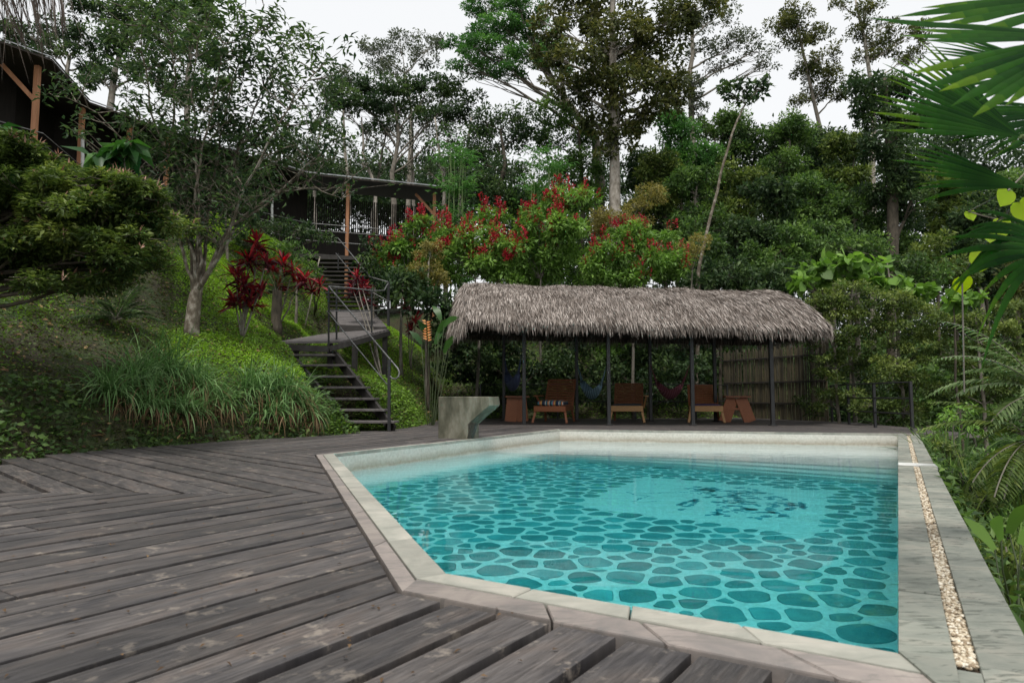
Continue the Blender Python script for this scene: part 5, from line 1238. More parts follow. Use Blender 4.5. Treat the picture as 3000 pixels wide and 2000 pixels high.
# bright leaf sprays at the top
# --- large leaved branch left of it
plant('large_leaved_shrub', 'shrub', 'shrub with big drooping dull green leaves hanging before the dark house', None, thit(300, 620), [(285, 370), (300, 480), (305, 560)], .03, [(270, 350, 22, 16), (240, 400, 24, 26), (300, 330, 14, 12), (230, 360, 20, 18), (200, 395, 20, 16)],
      M['paddleleaf'], M['twig'], size=.34, dens=.55, seed=301, D2=9.0, T=T_LEAF, aspect=.45, up=-.8, droop=.3)
plant('large_leaved_shrub', 'shrub', 'shrub of big pale green leaves at the left edge under the orange post', None, thit(40, 560), [(60, 400), (70, 500)], .03, [(60, 400, 30, 22), (20, 370, 26, 26), (100, 430, 30, 18), (0, 300, 12, 26)],
      M['paddleleaf'], M['twig'], size=.30, dens=.6, seed=302, D2=7.6, T=T_LEAF, aspect=.45, up=-.6)
# --- layered spreading shrub
lb_ = thit(20, 720); rs = np.random.RandomState(310)
sp_ = empty('spreading_shrub', lb_, 'wide layered shrub with flat sprays of fine leaves and pink tips at the left edge', 'shrub')
mb = MB(); arr = [[] for _ in range(6)]; LY = 7.8
layers = [(40, 440, 120, 22), (140, 455, 110, 20), (60, 500, 160, 26), (190, 500, 120, 20), (300, 515, 90, 14), (380, 520, 70, 10), (60, 560, 160, 26), (200, 560, 110, 18), (270, 570, 70, 12), (70, 610, 140, 18), (200, 600, 80, 10), (30, 380, 80, 30), (110, 395, 70, 18), (20, 340, 50, 24), (150, 650, 90, 8), (240, 640, 60, 8), (250, 470, 80, 16)]
layers += [(rs.uniform(-20, 330), rs.uniform(400, 620), rs.uniform(40, 80), rs.uniform(8, 16)) for _ in range(26)]
for (u, v, rx, rz) in layers:
    Y = LY+rs.uniform(-.6, .9); C = dat(u, v, Y); R = (rx*1.35/1568*Y, rx*1.1/1568*Y, rz*2.0/1568*Y)
    d = crown_data(C, R, int(rx*rz*2.0), .066, rs, .22, flat=.7, shell=.0, nclump=30, aspect=.5, ts=.17); [arr[q].append(d[q]) for q in range(6)]
    st0 = dat(-40, v+rs.uniform(30, 90), LY); lp = wiggle(st0, C+[R[0]*.6, 0, 0], 6, .06, rs); mb.tube(lp, [.03-.0042*i for i in range(7)], 5)
    for q in range(14):
        s = lp[rs.randint(2, 7)]; mb.tube(wiggle(s, C+unit(rs.normal(0, 1, 3))*np.array(R)*[1, 1, .4], 3, .1, rs), .005, 3, False)
P, D, Nn, L, Wd, t = [np.concatenate(a) for a in arr]; D[:, 2] *= .35
leaves('foliage', P, D, unit(Nn*[.6, .6, 1]), L*1.1, Wd*.9, t-.10, M['hedgeleaf'], sp_, T_LEAF); mb.build('trunk', M['darkbark'], sp_, smooth=True)
i = rs.choice(len(P), 420); n = 420*3; PP = np.repeat(P[i], 3, 0)+[0, 0, .03]; leaves('pink_tips', PP, unit(rs.normal(0, .6, (n, 3))+[.2, 0, .9]), rnd(n)+[0, -1, .3], rs.uniform(.07, .13, n), .018, rs.uniform(.2, .9, n), M['pinktip'], sp_, T_FAR)

# --- red ti plants
def ti_plant(base, heads, label, L0=.42, n=24, Y=None, stem=True):
    base = np.array(base, float); rs = np.random.RandomState(int(abs(base[0]*1000)) % 9999); e = empty('red_ti_plant', base, label, 'plant', 'red leaved ti plants by the stairs'); P = []; D = []; T_ = []
    mb = MB()
    for (u, v, sc) in heads:
        h = dat(u, v, Y); mb.tube(wiggle(base-[0, 0, .05], h, 5, .05, rs), [.022, .02, .018, .016, .014, .012], 6)
        for q in range(int(n*sc*1.5)):
            az = rs.uniform(0, 6.28); el = rs.uniform(-.5, 1.3); P.append(h+np.array([0, 0, rs.uniform(-.16, .06)])*sc); D.append([math.cos(az)*math.cos(el), math.sin(az)*math.cos(el), math.sin(el)]); T_.append((.18+.5*max(math.sin(el), 0)+rs.normal(0, .2), L0*sc*rs.uniform(.6, 1.15)))
    P = np.array(P); D = unit(np.array(D)); T_ = np.array(T_); blades('leaves', P, D, T_[:, 1], .048, rs.uniform(.3, 1.1, len(P)), T_[:, 0], M['redleaf'], e, seg=4)
    if stem: mb.build('stem', M['twig'], e, smooth=True)
b_ = thit(556, 776); print('ti', b_)
ti_plant(b_, [(572, 600, 1), (590, 560, .8), (560, 655, 1), (545, 630, .9), (610, 600, .8), (575, 690, 1), (540, 690, .9), (600, 665, .8)], 'large cluster of dark red ti plants beside the garden tree', Y=b_[1], n=34)
b_ = thit(640, 745); ti_plant(b_, [(650, 600, 1), (672, 625, .9), (628, 618, .8), (690, 650, .9), (640, 660, .8)], 'red ti plant between the large red cluster and the landing', Y=b_[1], n=30)
b_ = thit(722, 720, 10, 40); ti_plant(b_, [(700, 640, .8), (715, 665, .8), (735, 655, .7)], 'slim red ti plant next to the pale stake', Y=min(b_[1], 16.5), n=24)
ti_plant((-3.1, 16.4, tz(-3.1, 16.4)), [(820, 640, .9), (832, 662, .9), (812, 668, .8), (842, 690, .7)], 'red ti plant behind the handrail corner', Y=17.6, n=26)
b_ = thit(945, 850, 10, 30); print('ti r', b_); ti_plant(b_, [(930, 705, 1.0), (955, 735, 1.0), (945, 760, .8)], 'red ti plant on the green bank right of the stairs', Y=b_[1], n=22)
# heliconia
def paddle(base, tips, label, Y, name='heliconia_plant', mat='paddleleaf', flower=None):
    base = np.array(base, float); rs = np.random.RandomState(5); e = empty(name, base, label, 'plant'); P = []; D = []; Ls = []; mb = MB()
    for (u, v, L, dx) in tips:
        h = dat(u, v, Y+rs.uniform(-.4, .4)); mb.tube(wiggle(base-[0, 0, .05], h, 4, .04, rs), ([.012, .011, .010, .008, .006] if Y > 6 else [.005, .0045, .004, .0035, .003]), 6)
        P.append(h); D.append([dx, rs.uniform(-.4, .2), .7]); Ls.append(L)
    n = len(P); S = unit(np.cross(unit(np.array(D)), np.array([[0, -1.0, .5]]*n)))
    blades('leaves', np.array(P), unit(np.array(D)), np.array(Ls), np.array(Ls)*.33, rs.uniform(.6, 1.5, n), rs.uniform(.3, .8, n), M[mat], e, seg=7, side=S)
    mb.build('stem', simple('green_stem', (.06, .085, .03), (.03, .04, .018), 6, .7), e, smooth=True)
    if flower:
        f0 = dat(*flower[0], Y-.3); f1 = dat(*flower[1], Y-.3); FP = []; FD = []
        for q in range(16):
            FP.append(f0+(f1-f0)*q/15); FD.append([(.9 if q % 2 else -.9), -.3, .25])
        leaves('flower', np.array(FP), np.array(FD), np.tile([0, -1.0, .2], (16, 1)), .11, .045, rs.uniform(.3, .9, 16), M['orangeflower'], e, T_LEAF)
paddle((-1.85, 15.6, tz(-1.85, 15.6)), [(985, 775, .5, -.3), (1005, 765, .55, .4), (1020, 750, .5, .5), (1000, 790, .5, .2), (1030, 785, .5, .6), (968, 790, .45, -.4), (1020, 810, .5, .3), (1012, 735, .5, -.2), (1040, 760, .5, .2)], 'large leaved heliconia with a hanging orange flower beside the thatch', 15.8, flower=((979, 738), (982, 782)))
b_ = thit(300, 790); 
def spiky(base, n, L, label, name, mat, group=None, W_=.03, el=(.2, 1.4), droop=(.6, 1.6), seg=6, parts='fronds', seed=1):
    rs = np.random.RandomState(seed); base = np.array(base, float); e = empty(name, base, label, 'plant' if 'grass' not in name else 'grass tuft', group)
    az = rs.uniform(0, 6.28, n); ee = rs.uniform(*el, n); D = np.stack([np.cos(az)*np.cos(ee), np.sin(az)*np.cos(ee), np.sin(ee)], -1)
    P = base+np.stack([rs.normal(0, .04, n), rs.normal(0, .04, n), np.full(n, -.02)], -1)
    blades(parts, P, D, L*rs.uniform(.6, 1.2, n), W_*rs.uniform(.7, 1.3, n), rs.uniform(*droop, n), rs.normal(.5, .2, n), mat, e, seg=seg); return e
def frond_plant(base, n, L, label, name, mat, seed=1, el=(.3, 1.2), droop=.9, group=None, lf=.13, cat='plant'):
    """arching fronds with paired leaflets (cycads, ferns)"""
    rs = np.random.RandomState(seed); base = np.array(base, float); e = empty(name, base, label, cat, group); P = []; D = []; mb = MB(); LL = []
    for k in range(n):
        az = rs.uniform(0, 6.28); el_ = rs.uniform(*el); d = np.array([math.cos(az)*math.cos(el_), math.sin(az)*math.cos(el_), math.sin(el_)]); p = base.copy(); Lk = L*rs.uniform(.7, 1.1); pts = [p]; m_ = 26
        for i in range(m_):
            p = p+d*Lk/m_; d = unit(d+np.array([0, 0, -droop/m_])); pts.append(p); sd_ = unit(np.cross(d, [0, 0, 1.]))
            if i > 2:
                w = math.sin(math.pi*min(1, (i+2)/(m_+2)))**.6
                for s in (-1, 1): P.append(p); D.append(sd_*s+d*.55+np.array([0, 0, -.15])+rs.normal(0, .05, 3)); LL.append(lf*w*(.85 if i < m_-3 else .6))
        mb.tube(pts[::3], .006, 4, False)
    P, D = np.array(P), np.array(D); n_ = len(P); leaves('fronds', P, D, np.tile([0, 0, 1.], (n_, 1))+rnd(n_)*.15, np.array(LL), np.array(LL)*.22, rs.normal(.5, .18, n_), mat, e, T_LEAF); mb.build('stalk', M['twig'], e)
frond_plant(thit(265, 770)+[0, 0, .25], 22, .85, 'dark cycad like plant on the slope left of the garden tree', 'cycad', M['darkleaf'], seed=2, lf=.16)
cb = thit(632, 752); frond_plant(cb+[0, 0, .85], 12, .8, 'cycad with a thick dark trunk between the red plants', 'cycad', M['darkleaf'], seed=3, lf=.15)
mb = MB(); mb.tube(wiggle(cb-[0, 0, .2], cb+[0.02, 0, .9], 5, .05, np.random.RandomState(1)), [.17, .15, .12, .13, .12, .10], 9); o = mb.build('cycad_trunk', M['darkbark'], [o for o in bpy.data.objects if o.name == 'cycad.001'][0], smooth=True); o.name = 'trunk'
# pale stake
sk = thit(698, 752, 10, 30); mb = MB(); mb.tube(wiggle(sk-[0, 0, .1], dat(735, 590, sk[1]+.3), 5, .03, np.random.RandomState(4)), .018, 6); o = mb.build('sapling', M['palebark'], None, smooth=True, org=sk); tag(o, 'thin pale leaning sapling stem between the red plants and the landing', 'tree')

# --- lemongrass tufts along the bank
GT = 'arching lemongrass tufts along the top of the bank'
tufts = [(255, 905, 1.0), (310, 880, 1.1), (360, 865, 1.15), (410, 870, 1.1), (455, 900, 1.0), (495, 930, .8), (575, 900, 1.0), (625, 895, 1.1), (665, 920, 1.0), (700, 950, .8), (340, 935, .8), (420, 945, .8), (620, 950, .8)]
places = ['leftmost green tuft of the left patch', 'second tuft from the left in the left patch', 'tall tuft below the cycad like plant', 'tuft directly below the garden tree trunk', 'tuft right of the garden tree trunk', 'small tuft at the right end of the left patch', 'left tuft of the patch beside the stairs', 'tallest tuft of the patch beside the stairs', 'tuft just left of the middle treads', 'small tuft nearest the bottom treads', 'low tuft hanging over the bank face in the left patch', 'low tuft on the bank face under the garden tree', 'low tuft on the bank face beside the stairs']
for k, (u, v, s) in enumerate(tufts):
    b_ = thit(u, v, 5, 20); rs = np.random.RandomState(400+k); n = 190
    e = empty('lemongrass_tuft', b_, 'lemongrass, '+places[k], 'grass tuft', GT)
    az = rs.uniform(0, 6.28, n); ee = rs.uniform(.55, 1.5, n); D = np.stack([np.cos(az)*np.cos(ee)+.15, np.sin(az)*np.cos(ee)-.15, np.sin(ee)], -1)
    P = b_+np.stack([rs.normal(0, .10, n), rs.normal(0, .08, n), np.full(n, -.03)], -1)
    blades('green_blades', P, unit(D), .75*s*rs.uniform(.5, 1.2, n), .014*rs.uniform(.7, 1.4, n), rs.uniform(1.0, 3.4, n), rs.normal(.5, .22, n), M['grassblade'], e, seg=7)
    n = 110; az = rs.uniform(3.3, 6.1, n); D = np.stack([np.cos(az)*.6, np.sin(az)*.6, rs.uniform(-.2, .5, n)], -1); P = b_+np.stack([rs.normal(0, .16, n), rs.normal(0, .05, n), rs.uniform(-.15, .02, n)], -1)
    blades('dry_blades', P, unit(D), .62*s*rs.uniform(.5, 1.2, n), .010*rs.uniform(.7, 1.4, n), rs.uniform(2.5, 4.5, n), rs.normal(.45, .25, n), M['dryblade'], e, seg=5)

# --- ground cover
def scatter(n, xr, yr, fn, seed):
    rs = np.random.RandomState(seed); X = rs.uniform(*xr, n); Y = rs.uniform(*yr, n); k = fn(X, Y, rs); X, Y = X[k], Y[k]; return np.stack([X, Y, terrain(X, Y)], -1), rs
def leftcover(X, Y, rs):
    s = seg_sdist(X, Y); pn = np.sin(X*1.3+Y*.6)+np.sin(Y*1.9-X*.8)+.6*np.sin(X*4.1)*np.sin(Y*3.7)
    lime = ((s > 1.2) & (s < 8)).astype(float)*np.clip(.85+.3*pn, .25, 1)*np.where(X/Y < -.52, .45, 1)
    bank = ((s > .02) & (s <= 1.2))*.55
    return (rs.rand(len(X)) < lime+bank) & (s > .02) & (s < 9.5)
P, rs = scatter(620000, (-12, -1.6), (5.5, 24), leftcover, 1); n = len(P); P[:, 2] += rs.uniform(-.01, .06, n); print('cover', n)
D = unit(rs.normal(0, 1, (n, 3))*[1, 1, .35]+[0, 0, .25]); pn = np.sin(P[:, 0]*1.3+P[:, 1]*.6)+np.sin(P[:, 1]*1.9-P[:, 0]*.8)
s_ = seg_sdist(P[:, 0], P[:, 1])
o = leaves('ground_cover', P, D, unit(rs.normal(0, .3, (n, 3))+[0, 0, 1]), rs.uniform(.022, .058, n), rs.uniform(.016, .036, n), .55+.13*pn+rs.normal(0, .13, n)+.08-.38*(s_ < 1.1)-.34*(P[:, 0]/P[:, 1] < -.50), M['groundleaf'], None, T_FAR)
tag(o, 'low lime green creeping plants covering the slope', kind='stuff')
P, rs = scatter(16000, (-12, -1.6), (5.5, 22), lambda X, Y, rs: (seg_sdist(X, Y) > .05), 2); n = len(P); P[:, 2] += .03
o = leaves('leaf_litter', P, unit(rs.normal(0, 1, (n, 3))*[1, 1, .3]), unit(rs.normal(0, .4, (n, 3))+[0, 0, 1]), rs.uniform(.04, .12, n), rs.uniform(.02, .05, n), rs.uniform(0, 1, n), M['litter'], None, T_LEAF); tag(o, 'brown fallen leaves scattered on the slope', kind='stuff')
# broad leaves at the foot of the bank
def foot(X, Y, rs): s = seg_sdist(X, Y); return (s > -.02) & (s < .75) & (np.sin(X*3+Y*2.3)+rs.rand(len(X))*1.6 > .2)
P, rs = scatter(26000, (-7, -2), (5, 13.2), foot, 3); n = len(P); P[:, 2] += rs.uniform(.0, .16, n)
o = leaves('bank_foliage', P, unit(rs.normal(0, 1, (n, 3))*[1, 1, .4]+[.3, -.3, .2]), unit(rs.normal(0, .5, (n, 3))+[.2, -.4, 1]), rs.uniform(.05, .12, n), rs.uniform(.035, .07, n), rs.normal(.42, .22, n), M['midleaf'], None, T_LEAF); tag(o, 'small leafy weeds along the foot of the bank', kind='stuff')
P, rs = scatter(60000, (-2.6, 9), (13, 30), lambda X, Y, rs: (seg_sdist(X, Y) < .3) & (Y > 19.8), 4); n = len(P); P[:, 2] += rs.uniform(0, .1, n)
P2_, rs = scatter(22000, (-3.2, -1.2), (11.7, 17), lambda X, Y, rs: (seg_sdist(X, Y) > .05), 6); P2_[:, 2] += rs.uniform(0, .08, len(P2_)); P = np.concatenate([P, P2_]); n = len(P)
o = leaves('back_bank_cover', P, unit(rs.normal(0, 1, (n, 3))*[1, 1, .4]), unit(rs.normal(0, .4, (n, 3))+[0, -.2, 1]), rs.uniform(.04, .09, n), rs.uniform(.03, .05, n), rs.normal(.42, .2, n), M['groundleaf'], None, T_FAR); tag(o, 'low green plants on the bank beside the stairs and behind the pavilion', kind='stuff')

# ================================================================== RIGHT SLOPE
def rightside(X, Y, rs): r = (X-Bb[0])*RNRM[0]+(Y-Bb[1])*RNRM[1]; return (r > .33) & (r < 7) & ((Y < 13) | (r > 1))
P, rs = scatter(150000, (1.2, 18), (0, 22), rightside, 7); n = len(P); P[:, 2] += rs.uniform(0, .45, n)
o = leaves('slope_foliage', P, unit(rs.normal(0, 1, (n, 3))*[1, 1, .5]+[0, 0, .3]), unit(rs.normal(0, .5, (n, 3))+[0, -.2, 1]), rs.uniform(.05, .13, n), rs.uniform(.025, .055, n), rs.normal(.5, .22, n), M['midleaf'], None, T_LEAF); tag(o, 'dense low foliage on the slope right of the pool', kind='stuff')
SG = 'grassy clumps on the slope right of the pool'
rs = np.random.RandomState(8); k = 0
sl = ['pale narrow bladed clump beside the white overflow slab', 'narrow bladed clump just below the overflow slab', 'green clump beside the far slabs of the right coping', 'green clump beside the middle of the gravel strip', 'tall bladed clump beside the near end of the gravel strip', 'pale bladed clump at the right edge of the photo, halfway down', 'dark bladed clump under the fern', 'bladed clump between the fern and the coping', 'narrow bladed clump under the low hedge', 'bladed clump at the far right corner of the coping', 'broad green clump nearest the photographer', 'drooping bladed clump right of the broken slabs', 'light bladed clump at the right edge below the fern', 'small clump next to the far coping corner', 'sprawling clump below the edge of the middle slabs', 'thin clump near the lowest right corner']
for q, (u, v, Y) in enumerate([(2180, 1080, 6.6), (2210, 1130, 5.9), (2165, 1030, 8.2), (2250, 1180, 4.9), (2290, 1250, 4.1), (2340, 1130, 5.6), (2290, 1050, 7.0), (2230, 1040, 7.6), (2190, 960, 9.5), (2150, 985, 9.8), (2330, 1300, 3.6), (2270, 1120, 5.9), (2345, 1060, 6.4), (2130, 960, 11.5), (2310, 1200, 4.8), (2350, 1220, 4.4)]):
    b_ = dat(u, v, Y); b_[2] = tz(b_[0], b_[1])
    h = max(dat(u, v, Y)[2]-b_[2], .15); spiky(b_, 200, max(h*1.0, .35), sl[q], 'slope_grass', M['hedgeleaf'] if q % 3 != 2 else M['midleaf'], SG, W_=.018 if q % 2 else .028, el=(.5, 1.5), droop=(.8, 2.4), seed=500+q, parts='blades')
# young leafy plants rising above the coping edge
plant('leafy_sapling', 'plant', 'young bright leaved plant beside the far end of the right coping', None, base_at(2190, 10.5), [(2190, 960), (2190, 1010)], .012, [(2175, 965, 30, 20), (2210, 940, 28, 14), (2230, 985, 24, 20), (2160, 1000, 20, 18)], M['limeleaf'], M['twig'], size=.14, dens=.5, seed=510, D2=10.5, T=T_LEAF, aspect=.4)
frond_plant(dat(2400, 905, 6.2), 26, 1.05, 'large pale green feathery fern at the right edge', 'fern', M['fernleaf'], seed=12, el=(-.1, 1.1), droop=1.3, lf=.20)
frond_plant(dat(2370, 1010, 6.0), 18, .9, 'darker fern hanging under the pale fern at the right edge', 'fern', M['hedgeleaf'], seed=13, el=(-.2, .9), droop=1.2, lf=.18)
paddle(dat(2330, 1330, 3.0)-[0, 0, .3], [(2300, 1240, .22, -.3), (2318, 1225, .25, .1), (2345, 1250, .22, .3), (2285, 1262, .2, -.4)], 'bright broad leaved young plant at the lower right edge', 3.1, name='young_plant', mat='limeleaf')

# ================================================================== FAN PALMS (close to the camera, upper right)
def fan(e, hub, axis, normal, R, a0, a1, nseg, mat, split=.60, droop=.25, seed=1, wf=1.0):
    rs = np.random.RandomState(seed); ax = Vector(axis).normalized(); nr = Vector(normal); nr = (nr-ax*nr.dot(ax)).normalized(); sy = nr.cross(ax)
    mb = MB(); hub = Vector(hub); da = (a1-a0)/nseg
    for k in range(nseg):
        a = a0+da*(k+.5); L = R*rs.uniform(.86, 1.08)*(1-.12*abs(a)/max(abs(a0), abs(a1))); dr = droop*rs.uniform(.4, 1.7); m_ = 9; rows = []; aj = a+rs.normal(0, .0025)
        for i in range(m_+1):
            f = i/m_; r = L*f
            hw = r*math.tan(da/2)*1.12*wf if f <= split else L*split*math.tan(da/2)*1.12*wf*max(1-((f-split)/(1-split))**1.25, .02)*1.0
            dn = -.0; z = -dr*L*max(f-.35, 0)**2*1.6; 
            c, s_ = math.cos(aj), math.sin(aj); cx, cy_ = r*c, r*s_
            fold = hw*.42
            mid = hub+ax*cx+sy*cy_+nr*(0)+Vector((0, 0, z)); tx = -s_; ty = c
            e0 = mid+(ax*tx+sy*ty)*hw+nr*fold*-1; e1 = mid-(ax*tx+sy*ty)*hw+nr*fold*-1
            rows.append((e1, mid+nr*.0, e0))
        vs = [p for r_ in rows for p in r_]; fs = []
        for i in range(m_):
            b = 3*i; fs += [(b, b+1, b+4, b+3), (b+1, b+2, b+5, b+4)]
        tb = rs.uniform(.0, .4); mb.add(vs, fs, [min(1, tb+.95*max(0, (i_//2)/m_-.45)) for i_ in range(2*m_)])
    return mb.build('fan_leaf', mat, e, smooth=True)
pb = (3.6, 2.6, -1.6)
palm = empty('fan_palm', pb, 'fan palm with large pleated leaves reaching in from the right, close to the camera', 'palm')
def pix(u, v, Y): return Vector(at(u, v, Y))
fans = [((2990, 400), 2.5, (2540, 262), (.15, -1, .25), .62, -.78, .30, 15, .05, 1), ((3005, 550), 2.75, (2620, 465), (.1, -1, .5), .58, -.42, .30, 10, .12, 2),
        ((3330, 125), 1.85, (2544, 78), (.05, -.8, .8), .76, -.30, .07, 5, .05, 3), ((3230, 90), 1.7, (2664, 300), (.1, -.9, .6), .52, -.26, .30, 8, .05, 4), ((3130, 740), 2.9, (2830, 690), (.15, -1, .45), .60, -.8, .55, 15, .55, 5), ((3300, 0), 2.1, (2680, 0), (.1, -.9, .8), .72, -.3, .34, 8, .08, 6), ((3110, 210), 2.7, (2640, 150), (.1, -1, .5), .62, -.5, .5, 18, .06, 7), ((3180, 330), 2.6, (2700, 380), (.1, -1, .4), .60, -.35, .35, 12, .10, 8)]
mb = MB()
for (h, Y, tgt, nr, R, a0, a1, ns, dr, sd_) in fans:
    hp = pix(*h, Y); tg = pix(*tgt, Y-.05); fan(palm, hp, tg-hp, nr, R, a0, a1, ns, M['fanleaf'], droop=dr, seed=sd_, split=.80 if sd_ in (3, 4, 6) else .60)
    mb.tube(wiggle(np.array([3.3, 2.7, .9]), np.array(hp), 5, .03, np.random.RandomState(sd_)), [.02, .018, .016, .014, .012, .011], 6)
mb.build('leaf_stalk', simple('palm_stalk', (.12, .17, .06), (.06, .09, .03), 6, .5), palm)
mb = MB(); mb.tube([pb, (3.4, 2.65, -.2), (3.3, 2.7, .95)], [.13, .11, .09], 10); mb.build('trunk', M['darkbark'], palm, smooth=True)
# broad yellow green leaves behind the palm
yl = empty('yellow_leaved_vine', dat(2250, 760, 4.6)*np.array([1, 1, 0])+[0, 0, -1.9], 'vine with round translucent yellow green leaves hanging below the palm fans', 'vine')
Pl = [(2340, 478, .15), (2315, 452, .13), (2245, 590, .13), (2265, 545, .12), (2210, 652, .13), (2300, 520, .14), (2225, 500, .08), (2262, 610, .1)]
P = np.array([dat(u, v-14, 4.6+.1*k) for k, (u, v, s) in enumerate(Pl)]); n = len(P); rs = np.random.RandomState(3)
leaves('leaves', P, unit(rs.normal(0, .35, (n, 3))+[0, 0, -1]), rs.normal(0, .55, (n, 3))+[0, -1, 0], np.array([p[2] for p in Pl])*1.0, np.array([p[2] for p in Pl]), rs.uniform(.2, .9, n), M['chartleaf'], yl, T_HEART)
mb = MB(); mb.tube([dat(2400, 350, 5)]+[p for p in P[np.argsort(-P[:, 2])]]+[dat(2215, 900, 5)], .006, 5); mb.build('stem', M['twig'], yl)

# ================================================================== HANGING THATCH (upper left, eave of the roof the photographer stands under)
rs = np.random.RandomState(14); n = 420
ht = empty('hanging_thatch', (-2.0, 2.8, 2.6), 'fringe of dry brown palm thatch hanging into the top left corner', 'thatch')
P = np.array([at(rs.uniform(-160, 190), rs.uniform(-260, -60), rs.uniform(2.4, 3.3)) for _ in range(n)]); D = unit(np.stack([rs.normal(.22, .16, n), rs.normal(0, .15, n), np.full(n, -1.0)], -1))
vis = rs.uniform(.10, .50, n)*np.where((P[:, 0]/P[:, 1]) < -.70, 1, .75)
blades('strands', P, D, vis, rs.uniform(.003, .008, n), rs.uniform(0, .3, n), rs.normal(.05, .15, n), M['thatch'], ht, seg=4)
n = 4; P = np.array([at(u, -60, 3.0) for u in (722, 742, 752, 700)]); D = unit(np.array([[0, 0, -1], [.15, 0, -1], [.3, 0, -1], [-.1, 0, -1.]])); 
st_ = empty('loose_strand', P[0], 'few loose dry strands hanging into the top of the picture over the sky', 'thatch')
blades('strands', P, D, np.array([.14, .13, .15, .10]), .007, .2, np.full(4, .1), M['thatch'], st_, seg=4)
mb = MB(); mb.tube([at(-400, -330, 2.9), at(900, -330, 3.0)], .04, 6); o = mb.build('eave_pole', M['darkwood'], None, org=at(200, -330, 2.9)); tag(o, 'dark pole of the roof edge above the photographer', 'pole')

# ================================================================== more planting
cr = [('dark airy shrub before the dark house wall, left of the garden tree stems', 16.5, [(330, 440, 45, 40), (290, 480, 40, 36), (370, 470, 45, 36), (250, 440, 40, 30)], 'darkleaf'),
      ('dark airy shrub hiding the middle of the hillside house', 18.5, [(470, 420, 50, 36), (540, 410, 50, 34), (420, 460, 50, 34), (580, 450, 50, 34), (510, 470, 50, 34), (600, 400, 40, 26)], 'darkleaf'),
      ('dark shrub under the white pipe beside the far slat screen', 19.5, [(640, 520, 50, 26), (590, 520, 50, 30), (690, 530, 45, 22), (740, 540, 36, 18), (560, 560, 40, 28)], 'darkleaf'),
      ('low shrub left of the upper stair flight', 18.0, [(680, 590, 40, 26), (715, 620, 28, 24), (650, 570, 36, 22)], 'midleaf'),
      ('dark shrub right of the upper stair flight', 18.6, [(845, 600, 22, 30), (870, 640, 30, 30), (850, 560, 26, 24), (890, 680, 34, 30)], 'darkleaf')]
for k, (lab, Y, bl, mt) in enumerate(cr):
    uc = sum(b[0] for b in bl)/len(bl); plant('hillside_shrub', 'shrub', lab, 'shrubs along the hilltop before the house', base_at(uc, Y), [(uc, bl[0][1]+40)], .05, bl, M[mt], M['bark'], size=.17, dens=.8, seed=600+k, D2=Y, T=T_LEAF, ts=.16)
ex = [('mid green shrub low at the far right behind the fine hedge', 19, [(2180, 860, 60, 50), (2260, 850, 60, 50), (2340, 880, 60, 50), (2140, 930, 60, 40), (2220, 940, 60, 40)], 'midleaf'),
      ('dark shrub between the bamboo screen and the fine hedge', 20, [(1950, 850, 50, 50), (2000, 900, 50, 50), (1930, 930, 50, 40), (2060, 880, 60, 50), (2100, 930, 60, 40)], 'darkleaf'),
      ('bright shrub on the forest edge above the round leaved shrub', 21, [(2000, 560, 60, 28), (2080, 600, 60, 28), (2150, 640, 55, 30), (1920, 560, 50, 24)], 'midleaf')]
for k, (lab, Y, bl, mt) in enumerate(ex):
    uc = sum(b[0] for b in bl)/len(bl); plant('jungle_shrub', 'shrub', lab, 'undergrowth shrubs at the forest edge', base_at(uc, Y), [(uc, bl[0][1]+40)], .05, bl, M[mt], M['bark'], size=.19, dens=1.3, seed=620+k, D2=Y, T=T_LEAF, ts=.16)
P, rs = scatter(90000, (2, 40), (19, 55), lambda X, Y, rs: (Y > 23) | (X > 9.5), 31); n = len(P); P[:, 2] += rs.uniform(0, .9, n)
o = leaves('forest_floor_foliage', P, unit(rs.normal(0, 1, (n, 3))*[1, 1, .5]+[0, 0, .3]), unit(rs.normal(0, .5, (n, 3))+[0, -.2, 1]), rs.uniform(.15, .38, n), rs.uniform(.08, .16, n), rs.normal(.38, .2, n), M['midleaf'], None, T_LEAF); tag(o, 'leafy plants carpeting the forest floor behind the garden', kind='stuff')
# small fallen leaves on the deck
rs = np.random.RandomState(51); C_ = [gp(rs.uniform(0, 1700), rs.uniform(1330, 1990)) for _ in range(400)]
C_ = np.array([c for c in C_ if not inpoly(np.array([c[0]]), np.array([c[1]]), OFF_OUT)[0] and float(seg_sdist(np.array([c[0]]), np.array([c[1]]))[0]) < 0][:110]); C_[:, 2] = .004; n = len(C_)
o = leaves('fallen_leaves', C_, unit(rs.normal(0, 1, (n, 3))*[1, 1, .08]), unit(rs.normal(0, .15, (n, 3))+[0, 0, 1]), rs.uniform(.008, .028, n), rs.uniform(.006, .014, n), rs.uniform(0, .6, n), M['litter'], None, T_LEAF); tag(o, 'tiny fallen leaves and bits scattered on the deck', kind='stuff')

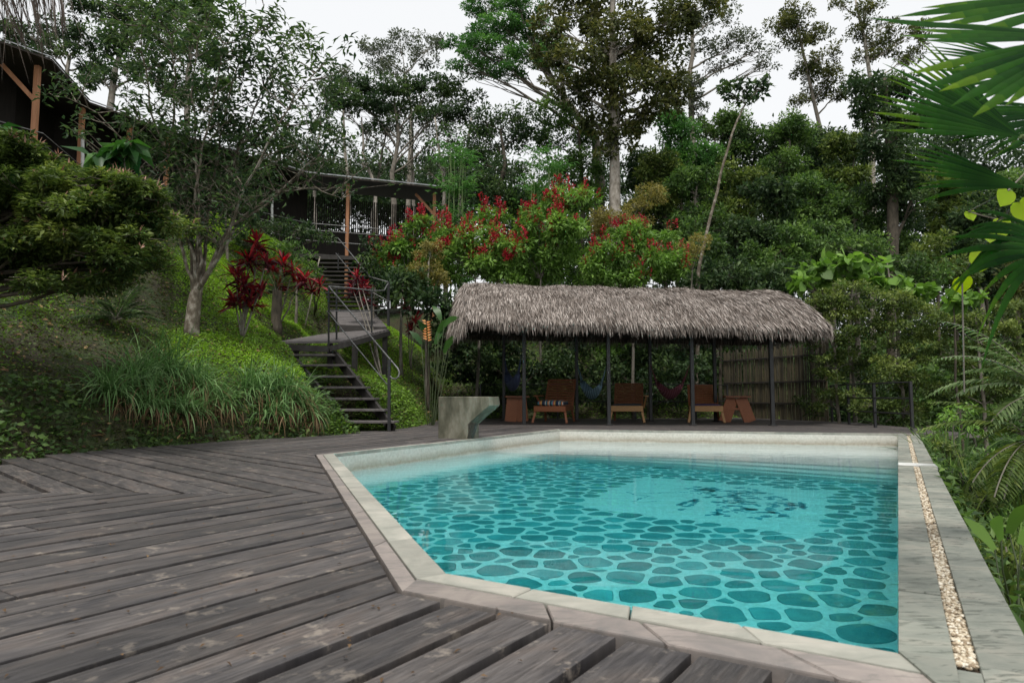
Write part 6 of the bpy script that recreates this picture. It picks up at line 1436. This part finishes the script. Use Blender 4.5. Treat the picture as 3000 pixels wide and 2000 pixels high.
for k, (lab, Y, bl) in enumerate([('mid green shrub filling the gap behind the left flowering shrub', 23.5, [(900, 610, 60, 40), (960, 590, 60, 40), (1010, 560, 60, 40), (880, 660, 60, 30), (960, 650, 60, 40)]), ('mid green shrub behind the ridge of the thatch at its left end', 24.5, [(1080, 600, 70, 40), (1150, 600, 70, 44), (1230, 600, 70, 40), (1040, 540, 50, 30)]),
                                  ('mid green shrub behind the ridge of the thatch near its middle', 24.5, [(1320, 620, 70, 40), (1400, 620, 70, 44), (1480, 610, 70, 40), (1560, 620, 60, 40)])]):
    uc = sum(b[0] for b in bl)/len(bl); plant('jungle_shrub', 'shrub', lab, 'undergrowth shrubs at the forest edge', base_at(uc, Y), [(uc, bl[0][1]+30)], .05, bl, M['midleaf'], M['bark'], size=.2, dens=1.0, seed=640+k, D2=Y, T=T_LEAF, ts=.16)

for k, (lab, Y, bl) in enumerate([('dark shrub added to darken the view behind the left and middle loungers', 20.2, [(1120, 900, 60, 26), (1210, 900, 60, 26), (1300, 900, 60, 26), (1160, 840, 60, 34), (1270, 830, 60, 34), (1100, 820, 50, 34)]), ('dark shrub added to darken the view behind the middle and right loungers', 20.3, [(1380, 900, 60, 26), (1470, 900, 60, 26), (1560, 900, 60, 26), (1400, 850, 50, 30), (1500, 840, 60, 34), (1600, 850, 50, 34)])]):  # dark shrubs added to dim the background seen through the pavilion
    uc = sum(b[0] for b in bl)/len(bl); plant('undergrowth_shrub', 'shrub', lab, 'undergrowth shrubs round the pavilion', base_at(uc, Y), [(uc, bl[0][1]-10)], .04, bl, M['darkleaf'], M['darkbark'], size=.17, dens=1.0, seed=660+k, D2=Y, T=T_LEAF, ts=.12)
for k, (u, v, Y, r, mt, lab) in enumerate([(2170, 1010, 9.0, 30, 'hedgeleaf', 'bushy plant spilling over the far part of the right coping edge'), (2205, 1075, 7.2, 34, 'midleaf', 'bushy plant against the edge just below the overflow slab'), (2255, 1130, 6.0, 38, 'hedgeleaf', 'bushy plant against the middle of the right coping edge'), (2320, 1180, 5.2, 44, 'midleaf', 'bushy plant at the right edge of the photo halfway down the coping'), (2310, 1250, 4.3, 34, 'hedgeleaf', 'bushy plant against the near part of the right coping edge'), (2350, 1100, 6.6, 50, 'midleaf', 'bushy plant below the ferns at the right edge'), (2270, 1040, 8.0, 44, 'midleaf', 'bushy plant between the ferns and the far coping')]):
    plant('edge_shrub', 'shrub', lab, 'bushy plants along the slope right of the pool', base_at(u, Y), [(u, v+5)], .015, [(u, v+r*.7, r, r*.8), (u+r*.7, v+r*1.2, r*.9, r*.8), (u-r*.3, v+r*1.1, r*.6, r*.6)], M[mt], M['twig'], size=.085, dens=.75, seed=680+k, D2=Y, T=T_LEAF, ts=.18)
